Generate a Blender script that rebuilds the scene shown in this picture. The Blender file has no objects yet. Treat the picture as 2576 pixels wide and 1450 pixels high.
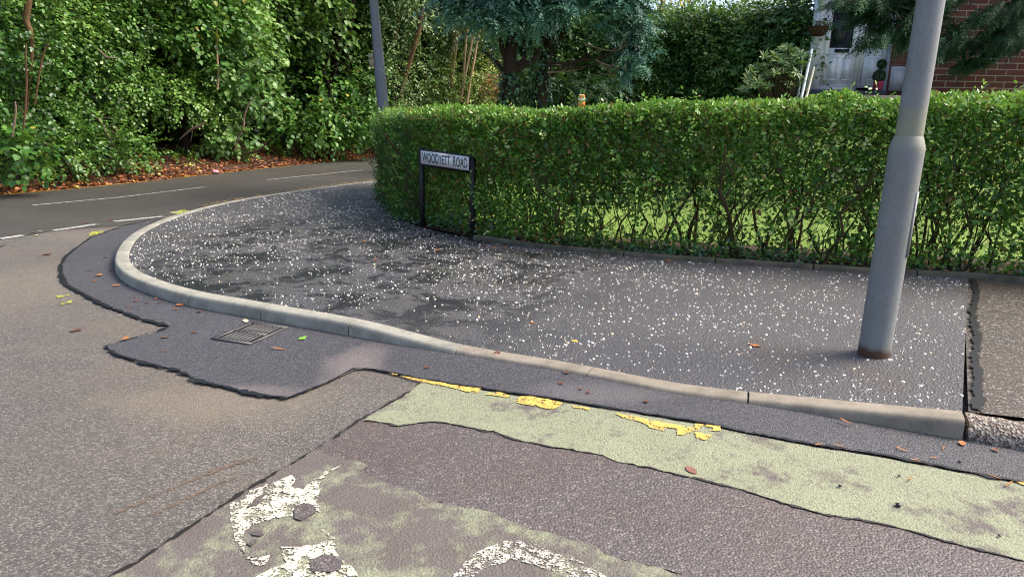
import bpy, bmesh, math, random
import numpy as np
from mathutils import Vector, Matrix
R = math.radians
rng = np.random.default_rng(7)
random.seed(7)
C = bpy.context.scene.collection

# ------------------------------------------------------------------ camera model (photo measured as 2576 x 1450)
F, HZ, ROLL, EYE = 1740.0, 290.0, R(-1.0), 1.5
PITCH = math.atan((725 - HZ) / F)
cp, sp, cr, sr = math.cos(PITCH), math.sin(PITCH), math.cos(ROLL), math.sin(ROLL)
RIGHT0, UP0, FWD = np.array([1., 0, 0]), np.array([0, sp, cp]), np.array([0, cp, -sp])
RIGHT, UP = cr * RIGHT0 - sr * UP0, sr * RIGHT0 + cr * UP0
CAM = np.array([0, 0, EYE])

def ray(u, v):
    return (u - 1288) / F * RIGHT - (v - 725) / F * UP + FWD
def G(u, v, z=0.0):                     # point on the level z seen at u, v
    d = ray(u, v); return CAM + d * ((z - EYE) / d[2])
def at(u, v, Y):                        # point at distance Y ahead seen at u, v
    d = ray(u, v); return CAM + d * (Y / d[1])
def proj(p):
    q = np.asarray(p, float) - CAM
    w = q @ FWD; return 1288 + F * (q @ RIGHT) / w, 725 - F * (q @ UP) / w
def zfor(x, y, v):                      # height above (x, y) that shows at row v
    lo, hi = -1., 12.
    for _ in range(40):
        m = (lo + hi) / 2
        if proj((x, y, m))[1] > v: lo = m
        else: hi = m
    return (lo + hi) / 2

def nz(v): return v / np.maximum(np.linalg.norm(v, axis=-1, keepdims=True), 1e-9)
_nk = rng.normal(size=(18, 3)); _np = rng.uniform(0, 6.28, 18); _na = 1 / (1 + np.arange(18) / 6.)
def noise(p, s=1.0):                    # smooth pseudo noise about -1..1
    p = np.asarray(p) * s
    return (np.sin(p @ (_nk * (1 + np.arange(18)[:, None] / 5.)).T + _np) * _na).sum(-1) / 3.2

# ------------------------------------------------------------------ object helpers
def tag(o, label=None, cat=None, group=None, kind=None):
    if label: o['label'] = label
    if cat: o['category'] = cat
    if group: o['group'] = group
    if kind: o['kind'] = kind
    return o
def thing(name, label, cat, loc=(0, 0, 0), group=None, rotz=0):
    o = bpy.data.objects.new(name, None); C.objects.link(o)
    o.empty_display_size = .1; o.location = loc; o.rotation_euler = (0, 0, rotz)
    return tag(o, label, cat, group)

class Geo:
    def __init__(s): s.v = []; s.li = []; s.sz = []; s.rn = []; s.n = 0
    def add(s, V, faces, rnd=0.5):      # faces: array (m,k) or list of tuples
        V = np.asarray(V, float).reshape(-1, 3); s.v.append(V)
        if isinstance(faces, np.ndarray):
            s.li.append(faces.ravel() + s.n); s.sz.append(np.full(len(faces), faces.shape[1])); m = len(faces)
        else:
            s.li.append(np.array([i for f in faces for i in f], int) + s.n); s.sz.append(np.array([len(f) for f in faces])); m = len(faces)
        s.rn.append(np.broadcast_to(np.asarray(rnd, float), (m,)) if np.ndim(rnd) == 0 else np.asarray(rnd, float))
        s.n += len(V); return s
    def box(s, a, b, rnd=.5, M=None):
        x0, y0, z0 = a; x1, y1, z1 = b
        V = np.array([[x0,y0,z0],[x1,y0,z0],[x1,y1,z0],[x0,y1,z0],[x0,y0,z1],[x1,y0,z1],[x1,y1,z1],[x0,y1,z1]], float)
        if M is not None: V = V @ M[:3, :3].T + M[:3, 3]
        return s.add(V, np.array([[0,3,2,1],[4,5,6,7],[0,1,5,4],[1,2,6,5],[2,3,7,6],[3,0,4,7]]), rnd)
    def tube(s, pts, rad, k=6, rnd=.5, cap=True):
        P = np.asarray(pts, float); n = len(P); rad = np.broadcast_to(np.asarray(rad, float), (n,))
        T = nz(np.gradient(P, axis=0)); ref = np.array([0.31, .95, .05]) if abs(T[0][2]) > .7 else np.array([0, 0, 1.])
        A = nz(np.cross(T, ref)); B = np.cross(T, A)
        th = np.linspace(0, 2 * np.pi, k, endpoint=False)
        V = (P[:, None] + rad[:, None, None] * (np.cos(th)[None, :, None] * A[:, None] + np.sin(th)[None, :, None] * B[:, None])).reshape(-1, 3)
        i = np.arange(n - 1)[:, None] * k; j = np.arange(k)[None]; jn = (j + 1) % k
        Fq = np.stack([i + j, i + jn, i + k + jn, i + k + j], -1).reshape(-1, 4)
        s.add(V, Fq, rnd)
        if cap and k > 3:
            s.add(V[-k:], [tuple(range(k))], rnd); s.add(V[:k], [tuple(range(k))[::-1]], rnd)
        return s
    def build(s, name, mat, parent=None, smooth=False, loc=None):
        V = np.concatenate(s.v); li = np.concatenate(s.li).astype(np.int32); sz = np.concatenate(s.sz); rn = np.concatenate(s.rn)
        if loc is not None: V = V - np.asarray(loc, float)
        if parent is not None: V = (V - np.array(parent.location))
        if parent is not None and parent.parent is not None: V = V - np.array(parent.parent.location)
        me = bpy.data.meshes.new(name)
        me.vertices.add(len(V)); me.vertices.foreach_set('co', V.astype(np.float32).ravel())
        me.loops.add(len(li)); me.loops.foreach_set('vertex_index', li)
        me.polygons.add(len(sz)); me.polygons.foreach_set('loop_start', np.concatenate([[0], np.cumsum(sz)[:-1]]).astype(np.int32))
        me.update(calc_edges=True); me.validate()
        if len(me.polygons) == len(rn):
            me.attributes.new('rnd', 'FLOAT', 'FACE').data.foreach_set('value', rn.astype(np.float32))
        if smooth: me.polygons.foreach_set('use_smooth', np.ones(len(me.polygons), bool))
        me.materials.append(mat)
        o = bpy.data.objects.new(name, me); C.objects.link(o)
        if parent is not None: o.parent = parent
        if loc is not None: o.location = loc
        return o

# leaf templates: points (x across, y along, z fold) and faces
def tpl(pts, faces): return np.array(pts, float), faces
T_OVAL = tpl([(0,0,0),(.42,.3,.14),(.4,.65,.12),(0,1,0),(-.4,.65,.12),(-.42,.3,.14)], [(0,1,2,3),(0,3,4,5)])
T_HEART = tpl([(0,0,0),(.5,.2,.1),(.45,.6,.1),(0,1,-.08),(-.45,.6,.1),(-.5,.2,.1)], [(0,1,2,3),(0,3,4,5)])
T_KITE = tpl([(0,0,0),(.5,.45,.15),(0,1,0),(-.5,.45,.15)], [(0,1,2),(0,2,3)])
T_MAPLE = tpl([(0,.12,0),(.28,.0,.04),(.3,.2,.03),(.55,.36,.08),(.3,.5,.04),(.34,.78,.06),(.12,.66,.02),(0,1,-.04),
               (-.12,.66,.02),(-.34,.78,.06),(-.3,.5,.04),(-.55,.36,.08),(-.3,.2,.03),(-.28,0,.04)],
              [(0,1,2,3,4,5,6,7),(0,7,8,9,10,11,12,13)])
T_LANCE = tpl([(0,0,0),(.45,.35,.12),(.36,.7,.1),(0,1,-.1),(-.36,.7,.1),(-.45,.35,.12)], [(0,1,2,3),(0,3,4,5)])
def leaves(g, P, D, N, L, W, t, rnd):
    pts, faces = t; n = len(P); k = len(pts)
    D = nz(D); Rr = nz(np.cross(D, N)); N = np.cross(Rr, D)
    L = np.broadcast_to(L, (n,)); W = np.broadcast_to(W, (n,)); rnd = np.broadcast_to(rnd, (n,))
    V = P[:, None] + (pts[None, :, 0] * W[:, None])[..., None] * Rr[:, None] + (pts[None, :, 1] * L[:, None])[..., None] * D[:, None] + (pts[None, :, 2] * W[:, None])[..., None] * N[:, None]
    ks = {len(f) for f in faces}
    if len(ks) == 1:
        Fa = np.array(faces)[None] + (np.arange(n) * k)[:, None, None]
        g.add(V.reshape(-1, 3), Fa.reshape(-1, Fa.shape[2]), np.repeat(rnd, len(faces)))
    return g
UPV = np.array([0, 0, 1.])
def twigs(g, rg, P0, D, N, nl, step, L, W, t, rnd, droop=.02, spread=.9, jit=.35):
    n = len(P0); D = nz(D); N = nz(N)
    S = nz(np.cross(D, N))
    for j in range(nl):
        side = 1 if j % 2 else -1
        p = P0 + D * (step * (j + .5)) - UPV * (droop * j * j * step)
        ld = D * (.55 if j < nl - 1 else 1.2) + S * side * spread * (1 if j < nl - 1 else .1) + rg.normal(size=(n, 3)) * jit * .6 - UPV * .25
        ln = N + rg.normal(size=(n, 3)) * jit
        sc = rg.uniform(.7, 1.15, n)
        keep = rg.random(n) < .93
        leaves(g, p[keep], ld[keep], ln[keep], (L * sc)[keep], (W * sc)[keep], t, np.clip(rnd + rg.normal(size=n) * .16, 0, 1)[keep])
def blob_foliage(g, rg, blobs, per_m2, nl, step, L, W, t, outw=.6, down=.25, upn=.8, lump=.2, back=-.4, spread=.9, inner=.35):
    for (c, r) in blobs:
        c = np.asarray(c, float); r = np.asarray(r, float)
        area = 4 * np.pi * ((r[0]*r[1])**1.6/3 + (r[0]*r[2])**1.6/3 + (r[1]*r[2])**1.6/3) ** (1/1.6)
        n = max(6, int(area * per_m2))
        d = nz(rg.normal(size=(n, 3)))
        toc = nz(CAM - c); d = d[(d @ toc) > back]; n = len(d)
        rad = (1 - inner * rg.random(n) ** 2) * (1 + lump * noise(d * 2.2 + c))
        P = c + d * r * rad[:, None]
        dr = nz(d / r); D = dr * outw + rg.normal(size=(n, 3)) * .42 - UPV * down
        N = UPV * upn + dr * .5 + rg.normal(size=(n, 3)) * .22
        cl = np.clip(.5 + .3 * noise(P, 1.3) + rg.normal(size=n) * .1, 0, 1)
        twigs(g, rg, P, D, N, nl, step, L, W, t, cl, spread=spread)
    return g
def frond(g, rg, P0, D, N, Ln, rnd, M=9, K=6, droop=.35, fw=.16):
    """flat feathery conifer fronds: rachis > side sprays > scale-leaf fingers, n fronds at once"""
    n = len(P0); D = nz(D); N = nz(N); S = nz(np.cross(D, N)); N = np.cross(S, D)
    for m in range(M + 1):
        t = .12 + .88 * m / M
        base = P0 + D * (t * Ln)[:, None] - UPV * (droop * t * t * Ln)[:, None]
        dirm = nz(D - UPV * (1.6 * droop * t))
        side = 0 if m == M else (1 if m % 2 else -1)
        sl = Ln * (.52 * (1 - .62 * t) if side else .26) * rg.uniform(.8, 1.15, n)
        sd = nz(dirm * (.75 if side else 1) + S * side * .8 - UPV * .12 + rg.normal(size=(n, 3)) * .1)
        nn = nz(N + rg.normal(size=(n, 3)) * .18)
        ss = nz(np.cross(sd, nn))
        for k in range(K + 1):
            q = k / K; s2 = 0 if k == K else (1 if k % 2 else -1)
            pb = base + sd * (sl * q * .8)[:, None] - UPV * (sl * .18 * q * q)[:, None]
            fd = nz(sd + ss * s2 * .75 - UPV * .18 + rg.normal(size=(n, 3)) * .1)
            fl = sl * (.5 - .22 * q) * rg.uniform(.8, 1.2, n)
            leaves(g, pb, fd, nn, fl, fl * fw * 2.0, T_KITE, np.clip(rnd + rg.normal(size=n) * .1, 0, 1))
    return g

# ------------------------------------------------------------------ material helpers
class NT:
    def __init__(s, name):
        s.m = bpy.data.materials.new(name); s.m.use_nodes = True
        s.t = s.m.node_tree; s.b = s.t.nodes['Principled BSDF']; s.out = s.t.nodes['Material Output']
        s.tc = s.n('ShaderNodeTexCoord'); s.o = s.tc.outputs['Object']
    def n(s, t, **k):
        x = s.t.nodes.new(t)
        for a, b in k.items(): setattr(x, a, b)
        return x
    def l(s, a, b): s.t.links.new(a, b)
    def noise(s, scale, detail=3, rough=.55, vec=None, dist=0):
        x = s.n('ShaderNodeTexNoise'); x.inputs['Scale'].default_value = scale; x.inputs['Detail'].default_value = detail
        x.inputs['Roughness'].default_value = rough; x.inputs['Distortion'].default_value = dist
        s.l(vec or s.o, x.inputs['Vector']); return x.outputs['Fac']
    def voro(s, scale, feature='F1', out='Color', vec=None):
        x = s.n('ShaderNodeTexVoronoi', feature=feature); x.inputs['Scale'].default_value = scale
        s.l(vec or s.o, x.inputs['Vector']); return x.outputs[out]
    def ramp(s, fac, stops, interp='LINEAR'):
        x = s.n('ShaderNodeValToRGB'); e = x.color_ramp; e.interpolation = interp
        while len(e.elements) < len(stops): e.elements.new(.5)
        for el, (p, c) in zip(e.elements, stops):
            el.position = p; el.color = (*c, 1) if len(c) == 3 else c
        s.l(fac, x.inputs['Fac']); return x.outputs['Color']
    def step(s, fac, a, b): return s.ramp(fac, [(a, (0, 0, 0)), (b, (1, 1, 1))])
    def mix(s, f, a, b, bt='MIX'):
        x = s.n('ShaderNodeMix', data_type='RGBA', blend_type=bt)
        for val, i in ((f, 0), (a, 6), (b, 7)):
            if hasattr(val, 'node'): s.l(val, x.inputs[i])
            else: x.inputs[i].default_value = val if i == 0 else (*val, 1)
        return x.outputs[2]
    def math(s, op, a, b=0.0):
        x = s.n('ShaderNodeMath', operation=op)
        for i, val in enumerate((a, b)):
            if hasattr(val, 'node'): s.l(val, x.inputs[i])
            else: x.inputs[i].default_value = val
        return x.outputs[0]
    def bump(s, h, strength=.3, dist=.01, nrm=None):
        x = s.n('ShaderNodeBump'); x.inputs['Strength'].default_value = strength; x.inputs['Distance'].default_value = dist
        s.l(h, x.inputs['Height'])
        if nrm: s.l(nrm, x.inputs['Normal'])
        s.l(x.outputs[0], s.b.inputs['Normal']); return x.outputs[0]
    def col(s, c):
        if hasattr(c, 'node'): s.l(c, s.b.inputs['Base Color'])
        else: s.b.inputs['Base Color'].default_value = (*c, 1)
    def val(s, k, c):
        if hasattr(c, 'node'): s.l(c, s.b.inputs[k])
        else: s.b.inputs[k].default_value = c
    def alpha(s, fac):
        s.l(fac, s.b.inputs['Alpha'])
def lin(r, g, b):
    f = lambda c: (c / 255 / 12.92) if c / 255 <= .04045 else ((c / 255 + .055) / 1.055) ** 2.4
    return (f(r), f(g), f(b))

def m_leaf(name, stops, rough=.42, spec=.5, trans=.28, tcol=(.16, .26, .03), odd=None):
    k = NT(name); a = k.n('ShaderNodeAttribute'); a.attribute_name = 'rnd'
    c = k.ramp(a.outputs['Fac'], stops)
    if odd:
        ri = k.n('ShaderNodeNewGeometry'); c = k.mix(k.step(ri.outputs['Random Per Island'], odd[0], odd[0] + .01), c, odd[1])
    hv = k.noise(1.7, 2); c = k.mix(k.math('MULTIPLY', hv, .28), c, k.mix(1.0, c, (.75, .8, .55), 'MULTIPLY'))
    k.col(c); k.val('Roughness', rough); k.val('Specular IOR Level', spec)
    tr = k.n('ShaderNodeBsdfTranslucent'); k.l(k.mix(.5, c, tcol), tr.inputs['Color'])
    mx = k.n('ShaderNodeMixShader'); mx.inputs[0].default_value = trans
    k.l(k.b.outputs[0], mx.inputs[1]); k.l(tr.outputs[0], mx.inputs[2]); k.l(mx.outputs[0], k.out.inputs['Surface'])
    return k.m
def m_bark(name, a, b, sc=9, moss=None):
    k = NT(name); mp = k.n('ShaderNodeMapping'); mp.inputs['Scale'].default_value = (1, 1, .25); k.l(k.o, mp.inputs[0])
    n1 = k.noise(sc, 5, .7, mp.outputs[0]); c = k.mix(n1, a, b)
    if moss: c = k.mix(k.step(k.noise(3.5, 3), .5, .7), c, moss)
    k.col(c); k.val('Roughness', .9); k.val('Specular IOR Level', .2); k.bump(n1, .8, .02); return k.m
def m_plain(name, c, rough=.5, spec=.5, var=.15, sc=6, metallic=0, dirt=None):
    k = NT(name); n1 = k.noise(sc, 4)
    cc = k.mix(k.math('MULTIPLY', n1, var * 2), c, tuple(x * .55 for x in c))
    if dirt: cc = k.mix(k.math('MULTIPLY', k.step(k.noise(sc * 2.3, 5, .7), .5, .75), dirt[0]), cc, dirt[1])
    k.col(cc); k.val('Roughness', rough); k.val('Specular IOR Level', spec); k.val('Metallic', metallic); k.bump(k.noise(40, 2), .05, .003); return k.m
# ------------------------------------------------------------------ ground materials
def m_asphalt(name, stones, base, sc, dust=None, dustamt=.5, dusts=.7, stone_amt=.6, rough=.7, bumpd=.006, bump=.6, patches=None, spec=.45):
    k = NT(name)
    dv = k.n('ShaderNodeMixRGB'); 
    wob = k.n('ShaderNodeTexNoise'); wob.inputs['Scale'].default_value = 30; k.l(k.o, wob.inputs['Vector'])
    dv.inputs[0].default_value = .008; k.l(k.o, dv.inputs[1]); k.l(wob.outputs['Color'], dv.inputs[2])
    vec = dv.outputs[0]
    cell = k.n('ShaderNodeSeparateColor'); k.l(k.voro(sc, vec=vec), cell.inputs[0])
    dist = k.voro(sc, out='Distance', vec=vec)
    st = k.ramp(cell.outputs[0], stones)
    edge = k.step(dist, .25, .75)
    c = k.mix(k.math('MULTIPLY', k.math('SUBTRACT', 1.0, edge), stone_amt), base, st)
    fine = k.noise(160, 2, .6); c = k.mix(.6, c, k.mix(fine, (.3, .3, .3), (.78, .78, .78)), 'OVERLAY')
    big = k.noise(.8, 5, .62); c = k.mix(.5, c, k.ramp(big, [(.3, (.40,)*3), (.7, (.62,)*3)]), 'OVERLAY')
    if dust:
        dm = k.math('MULTIPLY', k.step(k.noise(dusts, 5, .65), .42, .72), dustamt)
        c = k.mix(dm, c, dust)
    if patches:
        for (x, y, rx, ry, amt, colr) in patches:
            mp = k.n('ShaderNodeMapping', vector_type='TEXTURE'); mp.inputs['Location'].default_value = (x, y, 0); mp.inputs['Scale'].default_value = (rx, ry, 100)
            nz1 = k.n('ShaderNodeMixRGB'); nz1.inputs[0].default_value = .18; 
            k.l(k.o, mp.inputs[0])
            ln = k.n('ShaderNodeVectorMath', operation='LENGTH'); k.l(mp.outputs[0], ln.inputs[0])
            ns = k.math('ADD', ln.outputs['Value'], k.math('MULTIPLY', k.math('SUBTRACT', k.noise(3.0, 5, .65), .5), 1.3))
            f = k.ramp(ns, [(.35, (amt,)*3), (1.0, (0, 0, 0))])
            c = k.mix(f, c, colr)
    k.col(c); k.val('Specular IOR Level', spec)
    rn = k.noise(2.5, 4); k.val('Roughness', k.math('ADD', rough - .1, k.math('MULTIPLY', rn, .2)))
    k.bump(k.math('ADD', k.math('MULTIPLY', dist, -1.0), k.math('MULTIPLY', fine, .5)), bump, bumpd)
    return k

def px(pts, z=0.0):
    return np.array([G(u, v, z) for u, v in pts])
def rough_line(P, amp=.012, step=.035, seed=0, closed=False):
    """subdivide a ground polyline and give it a torn edge"""
    rg = np.random.default_rng(seed); P = np.asarray(P); out = []
    n = len(P); last = n if closed else n - 1
    for i in range(last):
        a, b = P[i], P[(i + 1) % n]; L = np.linalg.norm(b - a); m = max(1, int(L / step))
        for j in range(m): out.append(a + (b - a) * j / m)
    if not closed: out.append(P[-1])
    out = np.array(out)
    out[:, :2] += rg.normal(size=(len(out), 2)) * amp * .6 + np.stack([noise(out * 3 + seed, 2.2), noise(out * 3 + 9 + seed, 2.2)], -1) * amp
    return out
def sheet(name, P, z, mat, kind='structure', **kw):
    bm = bmesh.new(); P = np.asarray(P)
    f = bm.faces.new([bm.verts.new((p[0], p[1], z)) for p in P])
    if f.normal.z < 0 or f.calc_area() == 0: pass
    bm.normal_update()
    bmesh.ops.triangulate(bm, faces=bm.faces[:], ngon_method='EAR_CLIP')
    for f in bm.faces:
        if f.normal.z < 0: f.normal_flip()
    me = bpy.data.meshes.new(name); bm.to_mesh(me); bm.free(); me.materials.append(mat)
    o = bpy.data.objects.new(name, me); C.objects.link(o); return tag(o, kind=kind, **kw)
def catmull(P, m=8):
    P = np.asarray(P, float); Q = np.vstack([2 * P[0] - P[1], P, 2 * P[-1] - P[-2]]); out = []
    for i in range(1, len(Q) - 2):
        p0, p1, p2, p3 = Q[i - 1:i + 3]
        for t in np.linspace(0, 1, m, endpoint=False):
            out.append(.5 * ((2 * p1) + (-p0 + p2) * t + (2 * p0 - 5 * p1 + 4 * p2 - p3) * t * t + (-p0 + 3 * p1 - 3 * p2 + p3) * t ** 3))
    out.append(P[-1]); return np.array(out)
def resample(P, step=None, n=None):
    d = np.r_[0, np.cumsum(np.linalg.norm(np.diff(P[:, :2], axis=0), axis=1))]
    n = n or max(2, int(round(d[-1] / step)) + 1); s = np.linspace(0, d[-1], n)
    return np.stack([np.interp(s, d, P[:, i]) for i in range(P.shape[1])], -1)
def smooth(P, it=3, w=.5):
    P = P.copy()
    for _ in range(it): P[1:-1] = P[1:-1] * (1 - w) + w * .5 * (P[:-2] + P[2:])
    return P

TAN = lin(132, 120, 102)
gp = lambda u, v: G(u, v)[:2]
dA, dB, dC, dD = gp(560, 1010), gp(330, 720), gp(240, 600), gp(840, 470)
k = m_asphalt('old_asphalt', [(0, lin(62, 60, 58)), (.35, lin(98, 94, 90)), (.7, lin(128, 122, 114)), (1, lin(164, 156, 146))],
              lin(78, 74, 69), 115, dust=lin(116, 103, 87), dustamt=.5, stone_amt=.8, rough=.62, bumpd=.006, bump=.6,
              patches=[(dA[0], dA[1], .75, .35, .42, TAN), (dB[0] - .8, dB[1], .9, 1.6, .3, TAN), (dC[0] + .3, dC[1] + .3, 1.2, .7, .4, TAN), (dD[0], dD[1], .9, .45, .35, TAN)])
M_ROAD = k.m
# the far lane is a darker, smoother surfacing than the worn junction mouth
M_FAR = m_asphalt('lane_asphalt', [(0, lin(56, 54, 51)), (.5, lin(80, 77, 72)), (1, lin(108, 104, 97))], lin(58, 56, 52), 120,
                  dust=lin(96, 88, 76), dustamt=.3, stone_amt=.7, rough=.6).m
pA = gp(885, 930); pB = gp(650, 990)
M_NEW = m_asphalt('new_asphalt', [(0, lin(52, 52, 54)), (.5, lin(82, 81, 84)), (1, lin(114, 112, 114))], lin(60, 59, 62), 125, stone_amt=.8,
                  rough=.6, bumpd=.006, bump=.7, patches=[(pA[0], pA[1], .22, .5, .5, lin(140, 128, 122)), (pB[0], pB[1], .5, .12, .35, lin(140, 128, 122)),
                                                          (gp(1500, 990)[0], gp(1500, 990)[1], .5, .2, .3, lin(128, 122, 120))]).m
M_TRENCH = m_asphalt('trench_asphalt', [(0, lin(70, 65, 65)), (.45, lin(94, 88, 87)), (.8, lin(122, 115, 110)), (1, lin(156, 148, 138))], lin(86, 79, 78), 90,
                     dust=lin(98, 80, 68), dustamt=.6, dusts=.9, stone_amt=.7, rough=.5, bumpd=.007, bump=.6).m
M_SEAL = m_plain('bitumen_seal', (.012, .012, .013), .45, .5, .3, 20)
# green anti-skid surfacing, worn through in places
def m_green(name, lo, hi):
    k = NT(name); n1 = k.noise(2.3, 6, .68); n2 = k.noise(11, 4, .7); n3 = k.noise(120, 2)
    w = k.math('ADD', k.math('MULTIPLY', n1, .75), k.math('MULTIPLY', n2, .3))
    c = k.mix(k.noise(5, 4), lin(126, 130, 104), lin(148, 151, 124))
    c = k.mix(k.step(w, lo, hi), c, k.mix(k.noise(6, 3), lin(92, 82, 76), lin(106, 101, 97)))
    c = k.mix(.8, c, k.mix(n3, (.2,)*3, (.82,)*3), 'OVERLAY')
    cell = k.n('ShaderNodeSeparateColor'); k.l(k.voro(85), cell.inputs[0])
    c = k.mix(k.math('MULTIPLY', k.step(cell.outputs[0], .72, .95), .5), c, lin(104, 98, 90))
    k.col(c); k.val('Roughness', .75); k.val('Specular IOR Level', .35)
    k.bump(k.math('ADD', k.voro(110, out='Distance'), n3), .6, .005); return k.m
M_GREEN = m_green('green_surfacing', .55, .64)
M_GREEN2 = m_green('worn_green_surfacing', .42, .53)
def m_paint(name, c, lo, hi, sc=22, under=None):
    k = NT(name); n = k.math('ADD', k.math('MULTIPLY', k.noise(sc, 5, .7), .7), k.math('MULTIPLY', k.noise(sc * 4, 3), .3))
    k.col(k.mix(k.noise(30, 3), c, tuple(x * .75 for x in c))); k.val('Roughness', .7)
    k.alpha(k.step(n, lo, hi)); k.bump(k.noise(90, 2), .4, .004); return k.m
M_WHITEWORN = m_paint('worn_white_paint', lin(205, 200, 180), .46, .50)
M_WHITE = m_paint('white_paint', lin(190, 188, 180), .40, .50)
M_YELLOW = m_paint('yellow_paint', lin(228, 186, 92), .43, .47, 26)
M_YELFAR = m_paint('faded_yellow_paint', lin(205, 160, 70), .34, .45, 8)
M_SPRAY = m_paint('yellow_spray_paint', lin(200, 205, 60), .46, .56, 25)
# pavement tarmac with damp patches
k = NT('pavement_tarmac'); 
n1 = k.noise(150, 3, .6); n2 = k.noise(.9, 4, .6)
base = k.mix(n2, lin(70, 69, 70), lin(90, 88, 88))
base = k.mix(.6, base, k.mix(n1, (.2,)*3, (.8,)*3), 'OVERLAY')
wc = gp(930, 650)
mp = k.n('ShaderNodeMapping', vector_type='TEXTURE'); mp.inputs['Location'].default_value = (wc[0], wc[1], 0); mp.inputs['Scale'].default_value = (3.2, 4.6, 100); k.l(k.o, mp.inputs[0])
ln = k.n('ShaderNodeVectorMath', operation='LENGTH'); k.l(mp.outputs[0], ln.inputs[0])
reg = k.ramp(ln.outputs['Value'], [(.35, (1, 1, 1)), (1.15, (0, 0, 0))])
wn = k.math('ADD', k.math('MULTIPLY', k.noise(2.6, 6, .72, dist=.6), .8), k.math('MULTIPLY', k.noise(17, 5, .75), .3))
wet = k.math('MULTIPLY', k.step(wn, .52, .60), k.step(k.math('ADD', reg, k.math('MULTIPLY', k.noise(.9, 3), .4)), .35, .95))
dm = k.math('MULTIPLY', k.step(k.noise(.8, 5, .65, dist=.3), .55, .75), .8)
base = k.mix(dm, base, lin(84, 74, 66))
moss = k.math('MULTIPLY', k.step(k.noise(1.1, 4, .6), .5, .68), reg)
base = k.mix(k.math('MULTIPLY', moss, .55), base, lin(58, 60, 38))
base = k.mix(k.math('MULTIPLY', wet, .9), base, lin(20, 20, 18))
k.col(base); k.val('Specular IOR Level', .5)
k.val('Roughness', k.math('SUBTRACT', .52, k.math('MULTIPLY', wet, .12)))
k.bump(k.math('ADD', k.math('MULTIPLY', n1, .4), k.math('ADD', k.math('MULTIPLY', k.noise(14, 4, .6), .8), k.voro(70, out='Distance'))), .55, .012)
M_PAVE = k.m
M_OLDPAVE = m_asphalt('old_pavement', [(0, lin(58, 52, 48)), (.6, lin(84, 76, 68)), (.85, lin(120, 112, 100)), (1, lin(185, 178, 165))], lin(56, 50, 45), 75,
                      dust=lin(82, 68, 52), dustamt=.6, stone_amt=.9, rough=.55).m
# concrete
def m_conc(name, c, c2, agg=False, sc=8):
    k = NT(name); n1 = k.noise(sc, 6, .65); n2 = k.noise(120, 2)
    cc = k.mix(n1, c, c2); cc = k.mix(.45, cc, k.mix(n2, (.3,)*3, (.72,)*3), 'OVERLAY')
    cc = k.mix(k.math('MULTIPLY', k.step(k.noise(4.5, 6, .75), .48, .7), .6), cc, tuple(x * .5 for x in c2))
    h = n2
    if agg:
        cell = k.n('ShaderNodeSeparateColor'); k.l(k.voro(90), cell.inputs[0])
        cc = k.mix(.75, cc, k.ramp(cell.outputs[0], [(0, lin(80, 72, 66)), (.5, lin(130, 118, 108)), (1, lin(200, 190, 175))])); h = k.voro(90, out='Distance')
        oz = k.n('ShaderNodeSeparateXYZ'); k.l(k.o, oz.inputs[0])
    k.col(cc); k.val('Roughness', .85); k.val('Specular IOR Level', .3); k.bump(h, .4 if not agg else .9, .004 if not agg else .012); return k.m
M_KERB = m_conc('kerb_concrete', lin(164, 161, 148), lin(136, 135, 124))
M_KERB2 = m_conc('kerb_concrete_warm', lin(158, 148, 132), lin(130, 122, 108))
M_OLDKERB = m_conc('aggregate_concrete', lin(112, 104, 96), lin(84, 76, 68), True)
M_EDGE = m_conc('mossy_concrete', lin(104, 100, 86), lin(62, 62, 48))

# ------------------------------------------------------------------ ground, road, verge
k = NT('earth'); k.col(k.mix(k.noise(.6, 5), lin(70, 84, 40), lin(62, 52, 40))); k.val('Roughness', 1.0)
M_EARTH = k.m
sheet('ground', np.array([[-150, -60, 0], [150, -60, 0], [150, 200, 0], [-150, 200, 0]]), -.06, M_EARTH)
# far (verge) edge of the road, straight on beyond the frame
e0, e1 = G(0, 489), G(925, 396)
tdir = nz(e1 - e0); tn = np.array([-tdir[1], tdir[0], 0])       # tn points to the woods
edge_pts = np.array([e0 - tdir * 12, e0 - tdir * 4, e0, G(300, 462), G(600, 429), e1, e1 + tdir * 4 + tn * -.1, e1 + tdir * 9 - tn * .6, e1 + tdir * 16 - tn * 2])
edge = smooth(resample(catmull(edge_pts, 6), .5), 4)
sheet('road', np.array([[-60, -12, 0], [30, -12, 0], [30, 60, 0], [-60, 60, 0]]), 0.0, M_ROAD)
# darker running lane: between the give-way line and the verge
lane_near = [(-400, 650), (0, 604), (140, 580), (311, 568), (413, 545), (470, 530), (600, 506), (760, 482), (937, 460)]
ln_pts = px(lane_near); ext = ln_pts[-1] + tdir * 14
sheet('lane', np.vstack([rough_line(np.vstack([ln_pts, ext]), .02, .2, 3), (edge[::-1] + tn * .1)[:, :3]]), .004, M_FAR)
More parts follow.
